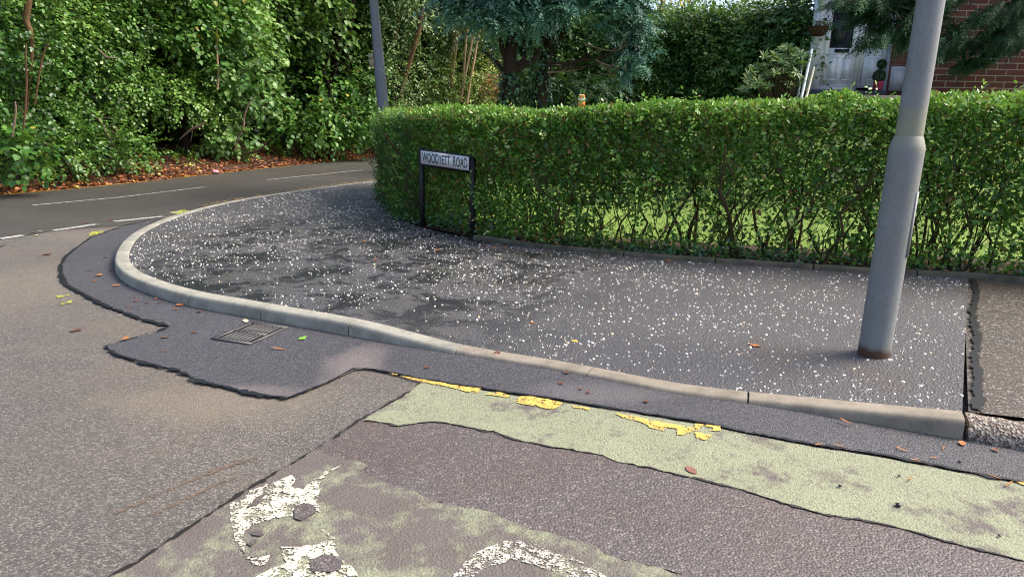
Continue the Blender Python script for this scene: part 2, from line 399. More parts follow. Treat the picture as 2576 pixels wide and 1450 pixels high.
# ------------------------------------------------------------------ junction surfacing
seam = [(1062, 966), (1010, 1000), (950, 1034), (902, 1063), (791, 1136), (644, 1222), (542, 1288), (437, 1357), (374, 1399), (302, 1439), (150, 1540), (-60, 1680)]
patch = [(413, 547), (311, 570), (233, 597), (199, 620), (168, 646), (154, 668), (153, 690), (169, 721), (217, 746), (280, 777), (357, 805), (429, 823),
         (404, 836), (342, 852), (266, 874), (292, 895), (360, 914), (451, 937), (499, 963), (563, 977), (637, 993), (717, 1007), (770, 988), (824, 966), (864, 945), (890, 932), (917, 930), (965, 937),
         (1061, 957), (1126, 967), (1201, 978), (1276, 990), (1376, 1004), (1476, 1020), (1550, 1033), (1650, 1048), (1784, 1070), (1884, 1091), (2051, 1123), (2210, 1147), (2310, 1167), (2490, 1203), (2576, 1217), (2760, 1258), (3100, 1330)]
patch_in = [(3100, 1210), (2760, 1160), (2576, 1120), (2425, 1085), (2230, 1030), (1886, 1000), (1472, 930), (1145, 880), (873, 820), (651, 780), (469, 745), (369, 720), (320, 690), (300, 650), (318, 605), (380, 562)]
PZ = .010
pl = rough_line(px(patch), .008, .05, 1)
sheet('asphalt_patch', np.vstack([pl, px(patch_in)]), PZ, M_NEW)
def strip(name, P, w0, w1, z, mat, seed=0, amp=.010, step=.022, kind='structure', **kw):
    P = resample(np.asarray(P), step); rg = np.random.default_rng(seed)
    T = nz(np.gradient(P, axis=0)); Nn = np.stack([-T[:, 1], T[:, 0], 0 * T[:, 0]], -1)
    sm_ = lambda: (np.convolve(np.pad(rg.normal(size=len(P)), 2, 'edge'), [.15, .5, .7, .5, .15], 'valid') * .45 + rg.normal(size=len(P)) * .5) * amp; a = w0 * (1 + .2 * noise(P * 9 + seed, 2.0)) + sm_(); b = w1 * (1 + .2 * noise(P * 9 + 5 + seed, 2.)) + sm_(); a = np.maximum(a, -b + .001)
    L, Rr = P + Nn * a[:, None], P - Nn * b[:, None]; n = len(P)
    V = np.vstack([L, Rr]); V[:, 2] = z
    g = Geo(); i = np.arange(n - 1); g.add(V, np.stack([i, i + n, i + n + 1, i + 1], -1))
    return tag(g.build(name, mat), kind=kind, **kw)
pp = px(patch)
strip('bitumen_joint', pp[:10], .011, .014, .014, M_SEAL, 1, .009)
strip('bitumen_joint', pp[5:13], .012, .018, .0145, M_SEAL, 2, .013)
strip('bitumen_joint', pp[12:15], .007, .007, .0150, M_SEAL, 3, .006)
strip('bitumen_joint', pp[14:22], .009, .012, .0155, M_SEAL, 4, .014)
strip('bitumen_joint', pp[21:28], .006, .008, .0160, M_SEAL, 5, .006)
strip('bitumen_joint', pp[27:36], .003, .010, .0165, M_SEAL, 6, .005)
strip('bitumen_joint', pp[35:45], .006, .016, .0170, M_SEAL, 7, .008)
sm = px(seam)
strip('road_seam', sm, .005, .004, .0125, m_plain('seam_tar', (.022, .019, .017), .7, .3, .4, 25), 8, .008)
# green cycle lane surfacing (upper band) and the re-laid trench below it
up_top = [(1062, 962), (1126, 972), (1201, 982), (1276, 995), (1376, 1009), (1476, 1025), (1650, 1053), (1784, 1075), (1884, 1096), (2051, 1128), (2210, 1152), (2310, 1172), (2490, 1208), (2576, 1222), (2760, 1264), (3100, 1336)]
up_bot = [(3100, 1590), (2760, 1464), (2576, 1413), (2430, 1378), (2364, 1360), (2263, 1330), (2180, 1312), (2096, 1300), (2051, 1293), (1951, 1263), (1851, 1230), (1751, 1206), (1650, 1183), (1550, 1163), (1517, 1148), (1417, 1131),
          (1389, 1128), (1301, 1109), (1236, 1090), (1189, 1080), (1126, 1067), (1089, 1063), (1051, 1067), (999, 1075), (964, 1065), (916, 1061)]
ub = rough_line(px(up_bot), .006, .03, 11)
sheet('green_cycle_lane', np.vstack([px(up_top), ub, px([(950, 1036), (1010, 1002)])]), .008, M_GREEN)
lo_top = [(791, 1138), (842, 1156), (908, 1170), (923, 1177), (899, 1189), (947, 1207), (977, 1222), (1030, 1234), (1076, 1257), (1131, 1268), (1194, 1287), (1241, 1300), (1323, 1328), (1378, 1348), (1475, 1370), (1543, 1403), (1674, 1433), (1800, 1475), (2000, 1530), (2500, 1700)]
lt = rough_line(px(lo_top), .010, .03, 12)
tr = np.vstack([px([(3100, 1585), (2760, 1460)]), px(up_bot[2:]), px([(902, 1064), (791, 1137)]), px(lo_top), px([(3000, 1900), (3300, 1800)])])
sheet('trench_surface', tr, .0045, M_TRENCH)
sheet('green_cycle_lane', np.vstack([lt, px([(1600, 2100), (300, 1900), (-60, 1680), (150, 1540), (302, 1439), (374, 1399), (437, 1357), (542, 1288), (644, 1222)])]), .009, M_GREEN2)
strip('surfacing_edge', px(up_bot[2:]), .003, .004, .0095, m_plain('dark_edge_line', (.06, .054, .052), .8, .2, .3, 20), 13, .006)  # thin dark line along the lower edge of the upper green band
# faded white letter and arch on the lower green
q = lambda L: [(257.6 + .3 * a, 1030.4 + .3 * b) for a, b in L]
q2 = lambda L: [(966 + .275 * a, 1094.8 + .275 * b) for a, b in L]
w1 = q([(1060, 830), (1200, 770), (1270, 690), (1430, 630), (1600, 560), (1640, 600), (1600, 650), (1700, 690), (1790, 600), (1880, 530), (2005, 484), (1900, 545), (1830, 630), (1810, 720), (1800, 800), (1830, 890), (1780, 850), (1700, 815), (1610, 830), (1600, 910), (1430, 935), (1270, 985), (1200, 1040), (1215, 1110), (1190, 1180), (1230, 1270), (1340, 1250), (1420, 1240), (1340, 1345), (1270, 1320), (1150, 1170), (1110, 1080), (1075, 950)])
sheet('road_marking', rough_line(px(w1), .008, .02, 21, True), .013, M_WHITEWORN)
w2 = q([(1510, 1165), (1600, 1170), (1760, 1160), (1850, 1130), (1885, 1090), (1860, 1000), (1930, 1090), (1980, 1200), (2030, 1290), (2130, 1410), (2300, 1700), (1900, 1900), (1310, 1420), (1400, 1370), (1550, 1310), (1530, 1230)])
sheet('road_marking', rough_line(px(w2), .008, .02, 22, True), .0132, M_WHITEWORN)
w3 = q2([(650, 1290), (830, 1110), (960, 1050), (1130, 990), (1260, 995), (1400, 1030), (1500, 1065), (1660, 1110), (1850, 1190), (1990, 1280), (2150, 1400), (1900, 1420), (1700, 1310), (1500, 1260), (1330, 1190), (1180, 1140), (1060, 1190), (940, 1240), (860, 1310), (800, 1380), (600, 1400)])
sheet('road_marking', rough_line(px(w3), .010, .02, 23, True), .0134, m_paint('flaking_white_paint', lin(208, 203, 188), .50, .54, 34))
for i, L in enumerate([q([(1610, 840), (1680, 815), (1760, 835), (1785, 890), (1720, 920), (1650, 970), (1600, 930)]), q([(1740, 1290), (1840, 1245), (1960, 1260), (2010, 1310), (1990, 1370), (1900, 1399), (1750, 1390)]), q([(1230, 1060), (1320, 1045), (1380, 1055), (1310, 1090)]), q([(1190, 1150), (1260, 1120), (1310, 1130), (1230, 1180)]), q([(1200, 840), (1290, 760), (1390, 705), (1330, 790), (1280, 830)])]):
    sheet('bare_patch', rough_line(px(L), .006, .02, 30 + i, True), .0155 + i * .0001, M_TRENCH)
# worn yellow line pieces
q3 = lambda L: [(901.6 + .25 * a, 805 + .25 * b) for a, b in L]
q4 = lambda L: [(1416.8 + .334 * a, 966 + .334 * b) for a, b in L]
Y = [q3([(310, 545), (400, 560), (390, 572), (320, 556)]), q3([(425, 572), (560, 600), (650, 615), (760, 620), (830, 640), (900, 645), (1000, 665), (1090, 680), (1250, 700), (1240, 725), (1190, 755), (1080, 735), (1030, 715), (900, 690), (780, 665), (600, 632), (430, 585)]),
     q3([(1270, 765), (1400, 735), (1480, 755), (1540, 785), (1500, 795), (1400, 775)]), q3([(1575, 835), (1640, 785), (1760, 785), (1900, 810), (2070, 850), (2000, 900), (1970, 915), (1860, 905), (1790, 870), (1730, 880)]),
     q3([(2150, 870), (2230, 885), (2320, 900), (2310, 930), (2260, 905), (2170, 900)]),
     q4([(380, 232), (560, 262), (720, 295), (850, 320), (980, 345), (985, 310), (1020, 310), (1190, 330), (1180, 360), (1110, 365), (1130, 340), (1030, 335), (1025, 365), (960, 370), (900, 400), (860, 395), (850, 350), (770, 340), (750, 365), (650, 340), (590, 300), (440, 265)]),
     q4([(990, 375), (1060, 390), (1120, 405), (1070, 437), (1010, 425)]), [(2545, 1213), (2600, 1220), (2700, 1245), (2690, 1252), (2580, 1228)]]
for i, L in enumerate(Y):
    sheet('yellow_line', rough_line(px(L), .004, .02, 50 + i, True), .0135, M_YELLOW)
# road lines
def line(name, a, b, w, mat, z=.009):
    return strip(name, px([a, b]), w / 2, w / 2, z, mat, abs(int(a[0])), .003, .12)
for a, b in (((82, 517), (300, 497)), ((300, 497), (515, 471)), ((672, 453), (912, 428)), ((-300, 552), (-60, 531))): line('centre_line', a, b, .065, M_WHITE)
for a, b in (((289, 558), (410, 545)), ((135, 581), (243, 565)), ((0, 602), (58, 593)), ((435, 537), (455, 532)), ((-160, 628), (-60, 612))): line('give_way_line', a, b, .11, M_WHITE, .0092)
strip('yellow_edge_line', edge - tn * .12, .04, .04, .009, M_YELFAR, 4, .006, .1)
strip('yellow_edge_line', px([(937, 453), (862, 462), (752, 477), (660, 490), (560, 507), (505, 519)]), .03, .03, .0094, m_paint('broken_yellow_paint', lin(205, 160, 70), .5, .56, 5), 5, .004, .1)
for i, (u, v, a, b) in enumerate([(238, 588, 26, 6), (452, 534, 26, 5), (172, 763, 16, 5), (222, 664, 20, 3), (150, 748, 20, 3)]):
    sheet('spray_paint_mark', rough_line(px([(u - a, v + b * .3), (u - a * .3, v - b * .4), (u + a * .4, v - b), (u + a, v - b * .3), (u + a * .3, v + b * .3), (u - a * .2, v + b)]), .03, .05, 60 + i, True), .0096 if i < 2 else .0098, M_SPRAY)
# two long scrape marks on the junction
for i, L in enumerate([[(288, 1292), (410, 1240), (560, 1176), (650, 1152)], [(375, 1297), (460, 1260), (560, 1212), (595, 1200)]]):
    strip('tyre_scrape', px(L), .012, .012, .0045 + i * .0004, m_paint('scrape_dust', lin(120, 102, 86), .40, .6, 14), 70 + i, .006, .05)

# ------------------------------------------------------------------ kerb line
KH = .10
front_far = [(1010, 446), (937, 455.7), (862, 464), (752, 479), (670, 491), (587, 504.5), (491, 526.5), (422, 547.5), (376, 565), (340, 583), (312, 603.5), (296, 625), (288, 645), (286, 656), (292, 671), (318, 694), (369, 714.5), (417, 729.5), (472, 745.5), (549, 757.5), (652, 776), (759, 795)]
kp = [G(u, v, KH - .01) for u, v in front_far]
near = [((876, 814.4), KH - .01), ((976, 840), .070), ((1051, 861), .046), ((1144, 887.5), .018), ((1264, 905), .018), ((1376, 924), .018), ((1471, 940), .018), ((1684, 986), .018), ((1886, 1010), .018), ((2096, 1029), .05), ((2230, 1043.5), .07), ((2431, 1062), KH)]
kp += [G(u, v, z) for (u, v), z in near]
kpath = catmull(np.array(kp), 8)
kpath = resample(kpath, .04); z_keep = kpath[:, 2].copy(); kpath = smooth(kpath, 60, .5); kpath[:, 2] = smooth(kpath, 1)[:, 2]
ksl = np.r_[0, np.cumsum(np.linalg.norm(np.diff(kpath[:, :2], axis=0), axis=1))]
def s_at(u, v, z): p = G(u, v, z); return ksl[np.argmin(np.linalg.norm(kpath[:, :2] - p[:2], axis=1))]
joints_near = [s_at(472, 745, .09), s_at(652, 776, .09), s_at(876, 814.4, .09), s_at(1144, 887.5, .018), s_at(1471, 940, .018), s_at(1886, 1010, .018), ksl[-1]]
jl = [joints_near[0]]
while jl[0] > .6: jl.insert(0, jl[0] - .62)
jl = jl + joints_near[1:]
kT = nz(np.gradient(kpath, axis=0)); kT[:, 2] = 0; kT = nz(kT); kin = np.stack([-kT[:, 1], kT[:, 0], 0 * kT[:, 0]], -1)
# inward = towards the hedge
if (G(900, 650)[:2] - kpath[len(kpath) // 2, :2]) @ kin[len(kpath) // 2, :2] < 0: kin = -kin
def kerb_piece(name, s0, s1, mat, label, group, h_off=0., cat='kerb stone'):
    ss = np.linspace(s0 + .005, s1 - .005, max(3, int((s1 - s0) / .05)))
    P = np.stack([np.interp(ss, ksl, kpath[:, i]) for i in range(3)], -1); N = nz(np.stack([np.interp(ss, ksl, kin[:, i]) for i in range(3)], -1))
    prof = [(-.010, None, -.12), (-.002, -.026, 0), (.003, -.010, 0), (.012, .0, 0), (.024, .003, 0), (.118, .004, 0), (.125, 0, 0), (.125, None, -.12)]
    m = len(prof); V = []
    for p, nn in zip(P, N):
        for (o, dz, zz) in prof:
            z = zz if dz is None else p[2] + .008 + dz + h_off
            if dz == -.026: z = max(z, .001)
            V.append([p[0] + nn[0] * o, p[1] + nn[1] * o, z])
    n = len(P); i = np.arange(n - 1)[:, None] * m; j = np.arange(m - 1)[None]
    Fq = np.stack([i + j, i + m + j, i + m + j + 1, i + j + 1], -1).reshape(-1, 4)
    g = Geo(); g.add(V, Fq); g.add(np.array(V)[:m], [tuple(range(m))]); g.add(np.array(V)[-m:], [tuple(range(m))[::-1]])
    o = g.build(name, mat, loc=(P[n // 2][0], P[n // 2][1], 0)); return tag(o, label, cat, group)
n_k = len(jl) - 1; near0 = len(jl) - len(joints_near)
near_lab = ['grey concrete kerb stone with dark joint, just left of the drain grating', 'grey concrete kerb stone standing full height right behind the drain grating', 'tapering kerb stone sloping down to the flush kerb, right of the drain grating',
            'flush dropped kerb stone beside the first piece of yellow line', 'flush dropped kerb stone opposite the longest yellow flake, ending short of the lamp post', 'tapering warm grey kerb stone rising from flush to the old aggregate kerb']
for i in range(n_k):
    if i < near0:
        kerb_piece('kerb_stone', jl[i], jl[i + 1], M_KERB, 'short grey kerb stone curving round the pavement corner left of the drain', 'kerb stones in the corner curve')
    else:
        kerb_piece('kerb_stone', jl[i], jl[i + 1], M_KERB if i - near0 < 3 else M_KERB2, near_lab[i - near0], 'straight kerb stones along the crossing')
# old aggregate kerb going out of the frame
ok0, ok1 = G(2439, 1069.5, .085), G(2576, 1091, .085); od = nz(ok1 - ok0); on = np.array([-od[1], od[0], 0]); on = on if on[1] > 0 else -on
for i in range(3):
    s0 = i * .93; a = ok0 + od * s0; b = ok0 + od * (s0 + .92); V = []
    ss = np.linspace(0, 1, 24); rg = np.random.default_rng(i)
    prof = [(-.03, -.12), (-.018, .02), (-.012, .05), (.01, .078), (.04, .095), (.085, .102), (.128, .100), (.13, -.12)]
    for t in ss:
        p = a + (b - a) * t
        for (o_, z) in prof:
            w = on * o_; V.append(p[:2].tolist() + [0]); V[-1] = [p[0] + w[0] + rg.normal() * .0025, p[1] + w[1] + rg.normal() * .0025, z + (rg.normal() * .003 if z > 0 else 0)]
    m = len(prof); n = len(ss); I = np.arange(n - 1)[:, None] * m; J = np.arange(m - 1)[None]
    g = Geo(); g.add(V, np.stack([I + J, I + J + 1, I + m + J + 1, I + m + J], -1).reshape(-1, 4)[:, ::-1]); g.add(V[:m], [tuple(range(m))]); g.add(V[-m:], [tuple(range(m))[::-1]])
    o = g.build('aggregate_kerb', M_OLDKERB, loc=((a + b) / 2 * [1, 1, 0]))
    tag(o, 'old worn pebbly aggregate kerb stone with a dark face at the right edge', 'kerb stone', 'old aggregate kerb stones')

# ------------------------------------------------------------------ pavement (ruled between kerb back and hedge edging)
kb = kpath + kin * .124; kb[:, 2] = kpath[:, 2] + .004
back_px = [(1010, 452), (946, 463), (944, 478), (946, 500), (958, 530), (1000, 556), (1060, 577), (1190, 602), (1350, 624), (1500, 640), (1700, 655), (1850, 665), (2000, 675), (2200, 688), (2446, 700)]
bk = resample(catmull(np.array([G(u, v, .10) for u, v in back_px]), 8), n=400); bk = smooth(bk, 10); bt = nz(np.gradient(bk, axis=0)); bn = np.stack([-bt[:, 1], bt[:, 0], 0 * bt[:, 0]], -1); bn = bn * np.sign((bn @ np.array([.35, 1, 0.])))[:, None]; bk = bk + bn * .09
nA, nB = 420, 40
# match both rims by the fraction of their length, weighted so that rulings stay short
A = resample(kb, n=nA); fa = np.linspace(0, 1, nA)
sA = s_at(286, 656, .09) / ksl[-1]
fb = np.interp(fa, [0, sA, sA + .12, 1], [0, .30, .42, 1])
B = np.stack([np.interp(fb, np.linspace(0, 1, 400), bk[:, i]) for i in range(3)], -1)
w = np.linspace(0, 1, nB); PV = A[:, None] + (B - A)[:, None] * w[None, :, None]
zs = w ** .8
PV[:, :, 2] = A[:, None, 2] + (B[:, None, 2] - A[:, None, 2]) * np.minimum(1, zs[None] * 1.6)
PV[:, :, 2] += .004 * noise(PV, 1.1) * np.sin(np.pi * w)[None]
i = np.arange(nA - 1)[:, None] * nB; j = np.arange(nB - 1)[None]
g = Geo(); g.add(PV.reshape(-1, 3), np.stack([i + j, i + nB + j, i + nB + j + 1, i + j + 1], -1).reshape(-1, 4)[:, ::-1]); 
tag(g.build('pavement', M_PAVE, smooth=True), kind='structure')
def pave_xyz(fi, fj):
    a = np.clip(fi * (nA - 1), 0, nA - 1.001); b = np.clip(fj * (nB - 1), 0, nB - 1.001); i0 = a.astype(int); j0 = b.astype(int); da = (a - i0)[:, None]; db = (b - j0)[:, None]
    return PV[i0, j0] * (1 - da) * (1 - db) + PV[i0 + 1, j0] * da * (1 - db) + PV[i0, j0 + 1] * (1 - da) * db + PV[i0 + 1, j0 + 1] * da * db
def pave_z(p):
    q = PV.reshape(-1, 3); return q[np.argmin(((q[:, :2] - p[:2]) ** 2).sum(1)), 2]
# white chippings rolled into the tarmac: uncountable
cell = np.linalg.norm(np.cross(PV[1:, :-1] - PV[:-1, :-1], PV[:-1, 1:] - PV[:-1, :-1]), axis=2).ravel()
wgt = cell / cell.sum(); N0 = 15500
idx = rng.choice(len(wgt), N0, p=wgt); ci, cj = np.divmod(idx, nB - 1)
CP = pave_xyz((ci + rng.random(N0)) / (nA - 1), (cj + rng.random(N0)) / (nB - 1))
dens = .40 + .55 * noise(CP * [1, 1, 0], .9) + .35 * noise(CP * [1, 1, 0] + 40, 2.6) + np.clip((CP[:, 1] - 6.5) * .09, -.1, .4)
CP = CP[rng.random(N0) < np.clip(dens, .1, 1)]; n = len(CP)
th = np.linspace(0, 2 * np.pi, 6, endpoint=False)[None] + rng.uniform(0, 1, (n, 1)); r0 = np.clip(rng.lognormal(-5.15, .42, n), .0025, .0135)
rr = r0[:, None] * rng.uniform(.6, 1.25, (n, 6)); asp = rng.uniform(.55, 1, n)[:, None]; ro = rng.uniform(0, 6.28, n)
x = rr * np.cos(th); y = rr * np.sin(th) * asp; X = x * np.cos(ro)[:, None] - y * np.sin(ro)[:, None]; Yy = x * np.sin(ro)[:, None] + y * np.cos(ro)[:, None]
ring = np.stack([CP[:, None, 0] + X, CP[:, None, 1] + Yy, np.broadcast_to(CP[:, None, 2] - .002, (n, 6))], -1)
top = np.stack([CP[:, None, 0] + X * .6, CP[:, None, 1] + Yy * .6, CP[:, None, 2] + .001 + r0[:, None] * rng.uniform(.25, .6, (n, 1)) + 0 * X], -1)
V = np.concatenate([ring, top], 1); a = np.arange(6); b = (a + 1) % 6
q1 = np.stack([a, b, b + 6, a + 6], -1); base_i = (np.arange(n) * 12)[:, None, None]
g = Geo(); vr = rng.random(n)
g.add(V.reshape(-1, 3), (q1[None] + base_i).reshape(-1, 4), np.repeat(vr, 6)); g.v[-1] = g.v[-1]
g2 = np.arange(6, 12)[None] + (np.arange(n) * 12)[:, None]; g.n -= len(V.reshape(-1, 3)); g.li.append(g2.ravel() + g.n); g.sz.append(np.full(n, 6)); g.rn.append(vr); g.n += len(V.reshape(-1, 3))
kk = NT('white_stone'); at_ = kk.n('ShaderNodeAttribute'); at_.attribute_name = 'rnd'
kk.col(kk.ramp(at_.outputs['Fac'], [(0, lin(140, 136, 130)), (.25, lin(208, 204, 194)), (.85, lin(238, 235, 226)), (.93, lin(216, 190, 146)), (1, lin(170, 150, 130))])); kk.val('Roughness', .6)
tag(g.build('white_chippings', kk.m), kind='stuff')
# black joint and the older pavement to its right
jp = [(2446, 702), (2458, 740), (2447, 790), (2455, 840), (2452, 900), (2460, 960), (2458, 1033)]
strip('bitumen_joint', px(jp, .10), .022, .022, .112, M_SEAL, 9, .012)
old = px([(2424, 698), (2576, 712), (3300, 770), (3500, 1200), (2900, 1100), (2576, 1049), (2438, 1034), (2436, 1030)], .10)
sheet('old_pavement', old, .0985, M_OLDPAVE)
strip('pavement_crack', px([(2462, 772), (2510, 785), (2576, 793), (2700, 806)], .10), .004, .004, .1035, M_SEAL, 10, .003)
strip('drain_stain', px([(1250, 735), (1330, 712), (1420, 692), (1500, 668), (1560, 655)], .10), .02, .02, .1115, m_paint('dark_crack', lin(30, 28, 30), .5, .6, 12), 14, .02, .04)

# ------------------------------------------------------------------ drain grating
M_IRON = m_plain('cast_iron', lin(98, 96, 94), .5, .5, .3, 30, .2, (.6, lin(96, 76, 56)))
M_DARK = m_plain('unlit_black', (.006, .006, .006), .9, .1)  # near black that stands in for shade in the drain and the hall
cA = lambda a, b: (128.8 + .3 * a, 644 + .3 * b)
gc = [G(*cA(1325, 690), PZ), G(*cA(1640, 748), PZ), G(*cA(2020, 600), PZ), G(*cA(1690, 565), PZ)]
go = sum(gc) / 4; ex = nz(gc[1] - gc[0] + gc[2] - gc[3]); gw = np.linalg.norm(gc[1] - gc[0]) * .5 + np.linalg.norm(gc[2] - gc[3]) * .5
ey = np.cross(UPV, ex); gl = abs((gc[3] - gc[0]) @ ey) * .5 + abs((gc[2] - gc[1]) @ ey) * .5
gt = thing('drain_grating', 'black iron road drain grating with slots, set in new asphalt against the kerb', 'drain grating', (go[0], go[1], .012))
Mg = np.eye(4); Mg[:3, 0] = ex; Mg[:3, 1] = ey; Mg[:3, 3] = [go[0], go[1], .012]
hw, hl = gw / 2, gl / 2
g = Geo(); t = .03
g.box((-hw, -hl, 0), (hw, -hl + t, .008), M=Mg); g.box((-hw, hl - t, 0), (hw, hl, .008), M=Mg); g.box((-hw, -hl + t, 0), (-hw + t, hl - t, .008), M=Mg); g.box((hw - t, -hl + t, 0), (hw, hl - t, .008), M=Mg); g.box((-hw + t, -.016, 0), (hw - t, .016, .0085), M=Mg)
g.build('frame', M_IRON, gt)
g = Geo(); nb = 8; span = 2 * hw - 2 * t
for b_ in range(1, nb):
    x0 = -hw + t + span * b_ / nb
    for (y0, y1) in ((-hl + t, -.016), (.016, hl - t)): g.box((x0 - .010, y0, .001), (x0 + .010, y1, .0075), M=Mg)
g.build('bars', M_IRON, gt)
g = Geo(); g.box((-hw + t, -hl + t, -.004), (hw - t, hl - t, .0005), M=Mg); g.build('pit_shade', M_DARK, gt)  # shallow black slab, the shade below the bars put into its colour
# ------------------------------------------------------------------ lamp posts
k = NT('galvanised_steel'); mp = k.n('ShaderNodeMapping'); mp.inputs['Scale'].default_value = (1, 1, .35); k.l(k.o, mp.inputs[0])
n1 = k.noise(7, 6, .7, mp.outputs[0]); n2 = k.noise(95, 4, .65, mp.outputs[0]); n3 = k.noise(2.0, 4, .6)
c = k.mix(n1, lin(112, 117, 122), lin(146, 148, 146)); c = k.mix(k.math('MULTIPLY', k.step(n2, .52, .74), .5), c, lin(86, 90, 82))
c = k.mix(k.math('MULTIPLY', k.step(k.noise(3.4, 6, .75), .48, .75), .5), c, lin(122, 118, 90))
sx = k.n('ShaderNodeSeparateXYZ'); k.l(k.o, sx.inputs[0])
lz = k.math('ABSOLUTE', k.math('SUBTRACT', sx.outputs[2], 1.36)); lz = k.math('ADD', lz, k.math('MULTIPLY', k.noise(9, 5, .7), .25)); c = k.mix(k.ramp(lz, [(.12, (.6,)*3), (.28, (0, 0, 0))]), c, lin(150, 150, 110))
rz = k.math('ADD', sx.outputs[2], k.math('MULTIPLY', k.noise(14, 4), .09)); 
c = k.mix(k.ramp(rz, [(.06, (1, 1, 1)), (.105, (0, 0, 0))]), c, k.mix(k.noise(30, 4), lin(96, 62, 40), lin(60, 50, 44)))
k.col(c); k.val('Roughness', .55); k.val('Metallic', .15); k.bump(k.math('ADD', n2, k.noise(200, 2)), .25, .004); M_GALV = k.m
M_GALV2 = m_plain('weathered_post_paint', lin(118, 122, 128), .6, .4, .2, 4, .1, (.4, lin(120, 124, 100)))
def lathe(g, prof, k=28, axis=None, o=(0, 0, 0)):
    ax = nz(np.array(axis if axis is not None else UPV, float)); X = nz(np.cross([0, 1, 0.], ax)); Yv = np.cross(ax, X); th = np.linspace(0, 2 * np.pi, k, endpoint=False)
    V = np.concatenate([np.asarray(o) + ax * z + r * (np.cos(th)[:, None] * X + np.sin(th)[:, None] * Yv) for r, z in prof])
    m = len(prof); i = np.arange(m - 1)[:, None] * k; j = np.arange(k)[None]; jn = (j + 1) % k
    g.add(V, np.stack([i + j, i + jn, i + k + jn, i + k + j], -1).reshape(-1, 4)); g.add(V[-k:], [tuple(range(k))]); return g
b0 = G(2199, 884, .10); Yb = b0[1]
wpx = 38 / F * Yb * 1.03
r_b = wpx; 
def ax_z(u, v, x0): return zfor(x0[0], x0[1], v)
zs_ = zfor(b0[0], b0[1], 372); zs2 = zfor(b0[0], b0[1], 350)
rs = 29.5 / F * Yb * 1.05
# slight lean so that the head of the post falls where the photo has it
topt = at(2342, 0, Yb); zt = topt[2]; lean = np.array([(topt[0] - b0[0]) / (zt - .1), 0, 1.])
lp = thing('lamp_post', 'tall grey galvanised lamp post with wide rusty-footed base standing in the pavement at right', 'lamp post', b0)
g = Geo(); lathe(g, [(r_b * 1.0, -.02), (r_b * 1.005, .03), (r_b, .1), (r_b * 1.02, zs_ - .16), (r_b * 1.025, zs_ - .13)], 36, lean, b0); g.build('base_column', M_GALV, lp, True)
g = Geo(); h0 = zs_ - .131
lathe(g, [(r_b * 1.025, h0), (r_b * 1.02, h0 + .03), (r_b * .98, h0 + .05), (rs * 1.08, h0 + .085), (rs, h0 + .10)], 36, lean, b0); g.build('shoulder', M_GALV, lp, True)
g = Geo(); lathe(g, [(rs, h0 + .099), (rs * .95, 2.6), (rs * .7, 5.4), (rs * .6, 6.2)], 32, lean, b0); g.build('shaft', M_GALV, lp, True)
g = Geo()          # access door on the right side of the base
th = np.linspace(-.95, .3, 9); zz = [.62, zs_ - .35]
V = []
for z in zz:
    for a in th:
        for rr_ in (r_b * .99, r_b * 1.07): V.append(b0 + nz(lean) * z + np.array([np.cos(a), np.sin(a), 0]) * rr_)
V = np.array(V); m = len(th) * 2; f = []
for q_ in range(len(th) - 1):
    a = q_ * 2; f += [(a + 1, a + 3, m + a + 3, m + a + 1)]
f += [(0, 1, m + 1, m), (m - 2, 2 * m - 2, 2 * m - 1, m - 1)]
for q_ in range(len(th) - 1):
    a = q_ * 2; f += [(m + a, m + a + 1, m + a + 3, m + a + 2), (a, a + 2, a + 3, a + 1)]
g.add(V, f); g.build('access_door', M_GALV, lp)
g = Geo(); topp = b0 + nz(lean) * 6.15; g.tube([topp, topp + [-.15, -.05, .25], topp + [-.6, -.2, .38], topp + [-1., -.3, .4]], .03, 8)
g.box((-.3, -.1, -.06), (.3, .1, .05), M=np.array([[1, 0, 0, topp[0] - 1.2], [0, 1, 0, topp[1] - .35], [0, 0, 1, topp[2] + .4], [0, 0, 0, 1.]])); g.build('lantern', M_GALV2, lp)
# far post beyond the hedge
Yf = 13.2; p_hi, p_lo = at(940, 0, Yf), at(963, 262, Yf); ax2 = (p_hi - p_lo) / (p_hi[2] - p_lo[2]); fb0 = p_lo + ax2 * (.1 - p_lo[2])
fp = thing('lamp_post', 'blue grey banded lamp post leaning slightly behind the rounded left end of hedge', 'lamp post', fb0)
zz_ = lambda v: (at(950, v, Yf)[2] - .1)
g = Geo(); lathe(g, [(.105, -.05), (.104, zz_(195)), (.101, zz_(183))], 24, ax2, fb0); g.build('base_column', M_GALV2, fp, True)
g = Geo(); lathe(g, [(.101, zz_(183.2)), (.098, zz_(176)), (.094, zz_(175)), (.090, zz_(103)), (.089, zz_(101))], 24, ax2, fb0); g.build('middle_section', M_GALV2, fp, True)
g = Geo(); lathe(g, [(.0885, zz_(101.5)), (.083, zz_(98)), (.078, zz_(0)), (.06, 6.5)], 24, ax2, fb0); g.build('shaft', M_GALV2, fp, True)
g = Geo(); tpf = fb0 + nz(ax2) * 6.45; g.tube([tpf, tpf + [-.2, .1, .3], tpf + [-.8, .3, .4]], .03, 8); g.box((tpf[0] - 1.4, tpf[1] + .2, tpf[2] + .35), (tpf[0] - .8, tpf[1] + .42, tpf[2] + .46)); g.build('lantern', M_GALV2, fp)
M_BACK = m_plain('sign_back', lin(150, 146, 112), .7, .3, .2, 20)
g = Geo()
for (u0, v0, u1, v1) in ((927, 135, 938, 149), (929, 150, 941, 168)):
    a, b = at(u0, v1, Yf - .05), at(u1, v0, Yf - .05); g.box((a[0], a[1] - .01, a[2]), (b[0], a[1] + .01, b[2]))
g.box((fb0[0] + ax2[0] * 2.1 - .09, Yf - .06, 2.3), (fb0[0] + ax2[0] * 2.1 + .09, Yf - .04, 2.33))
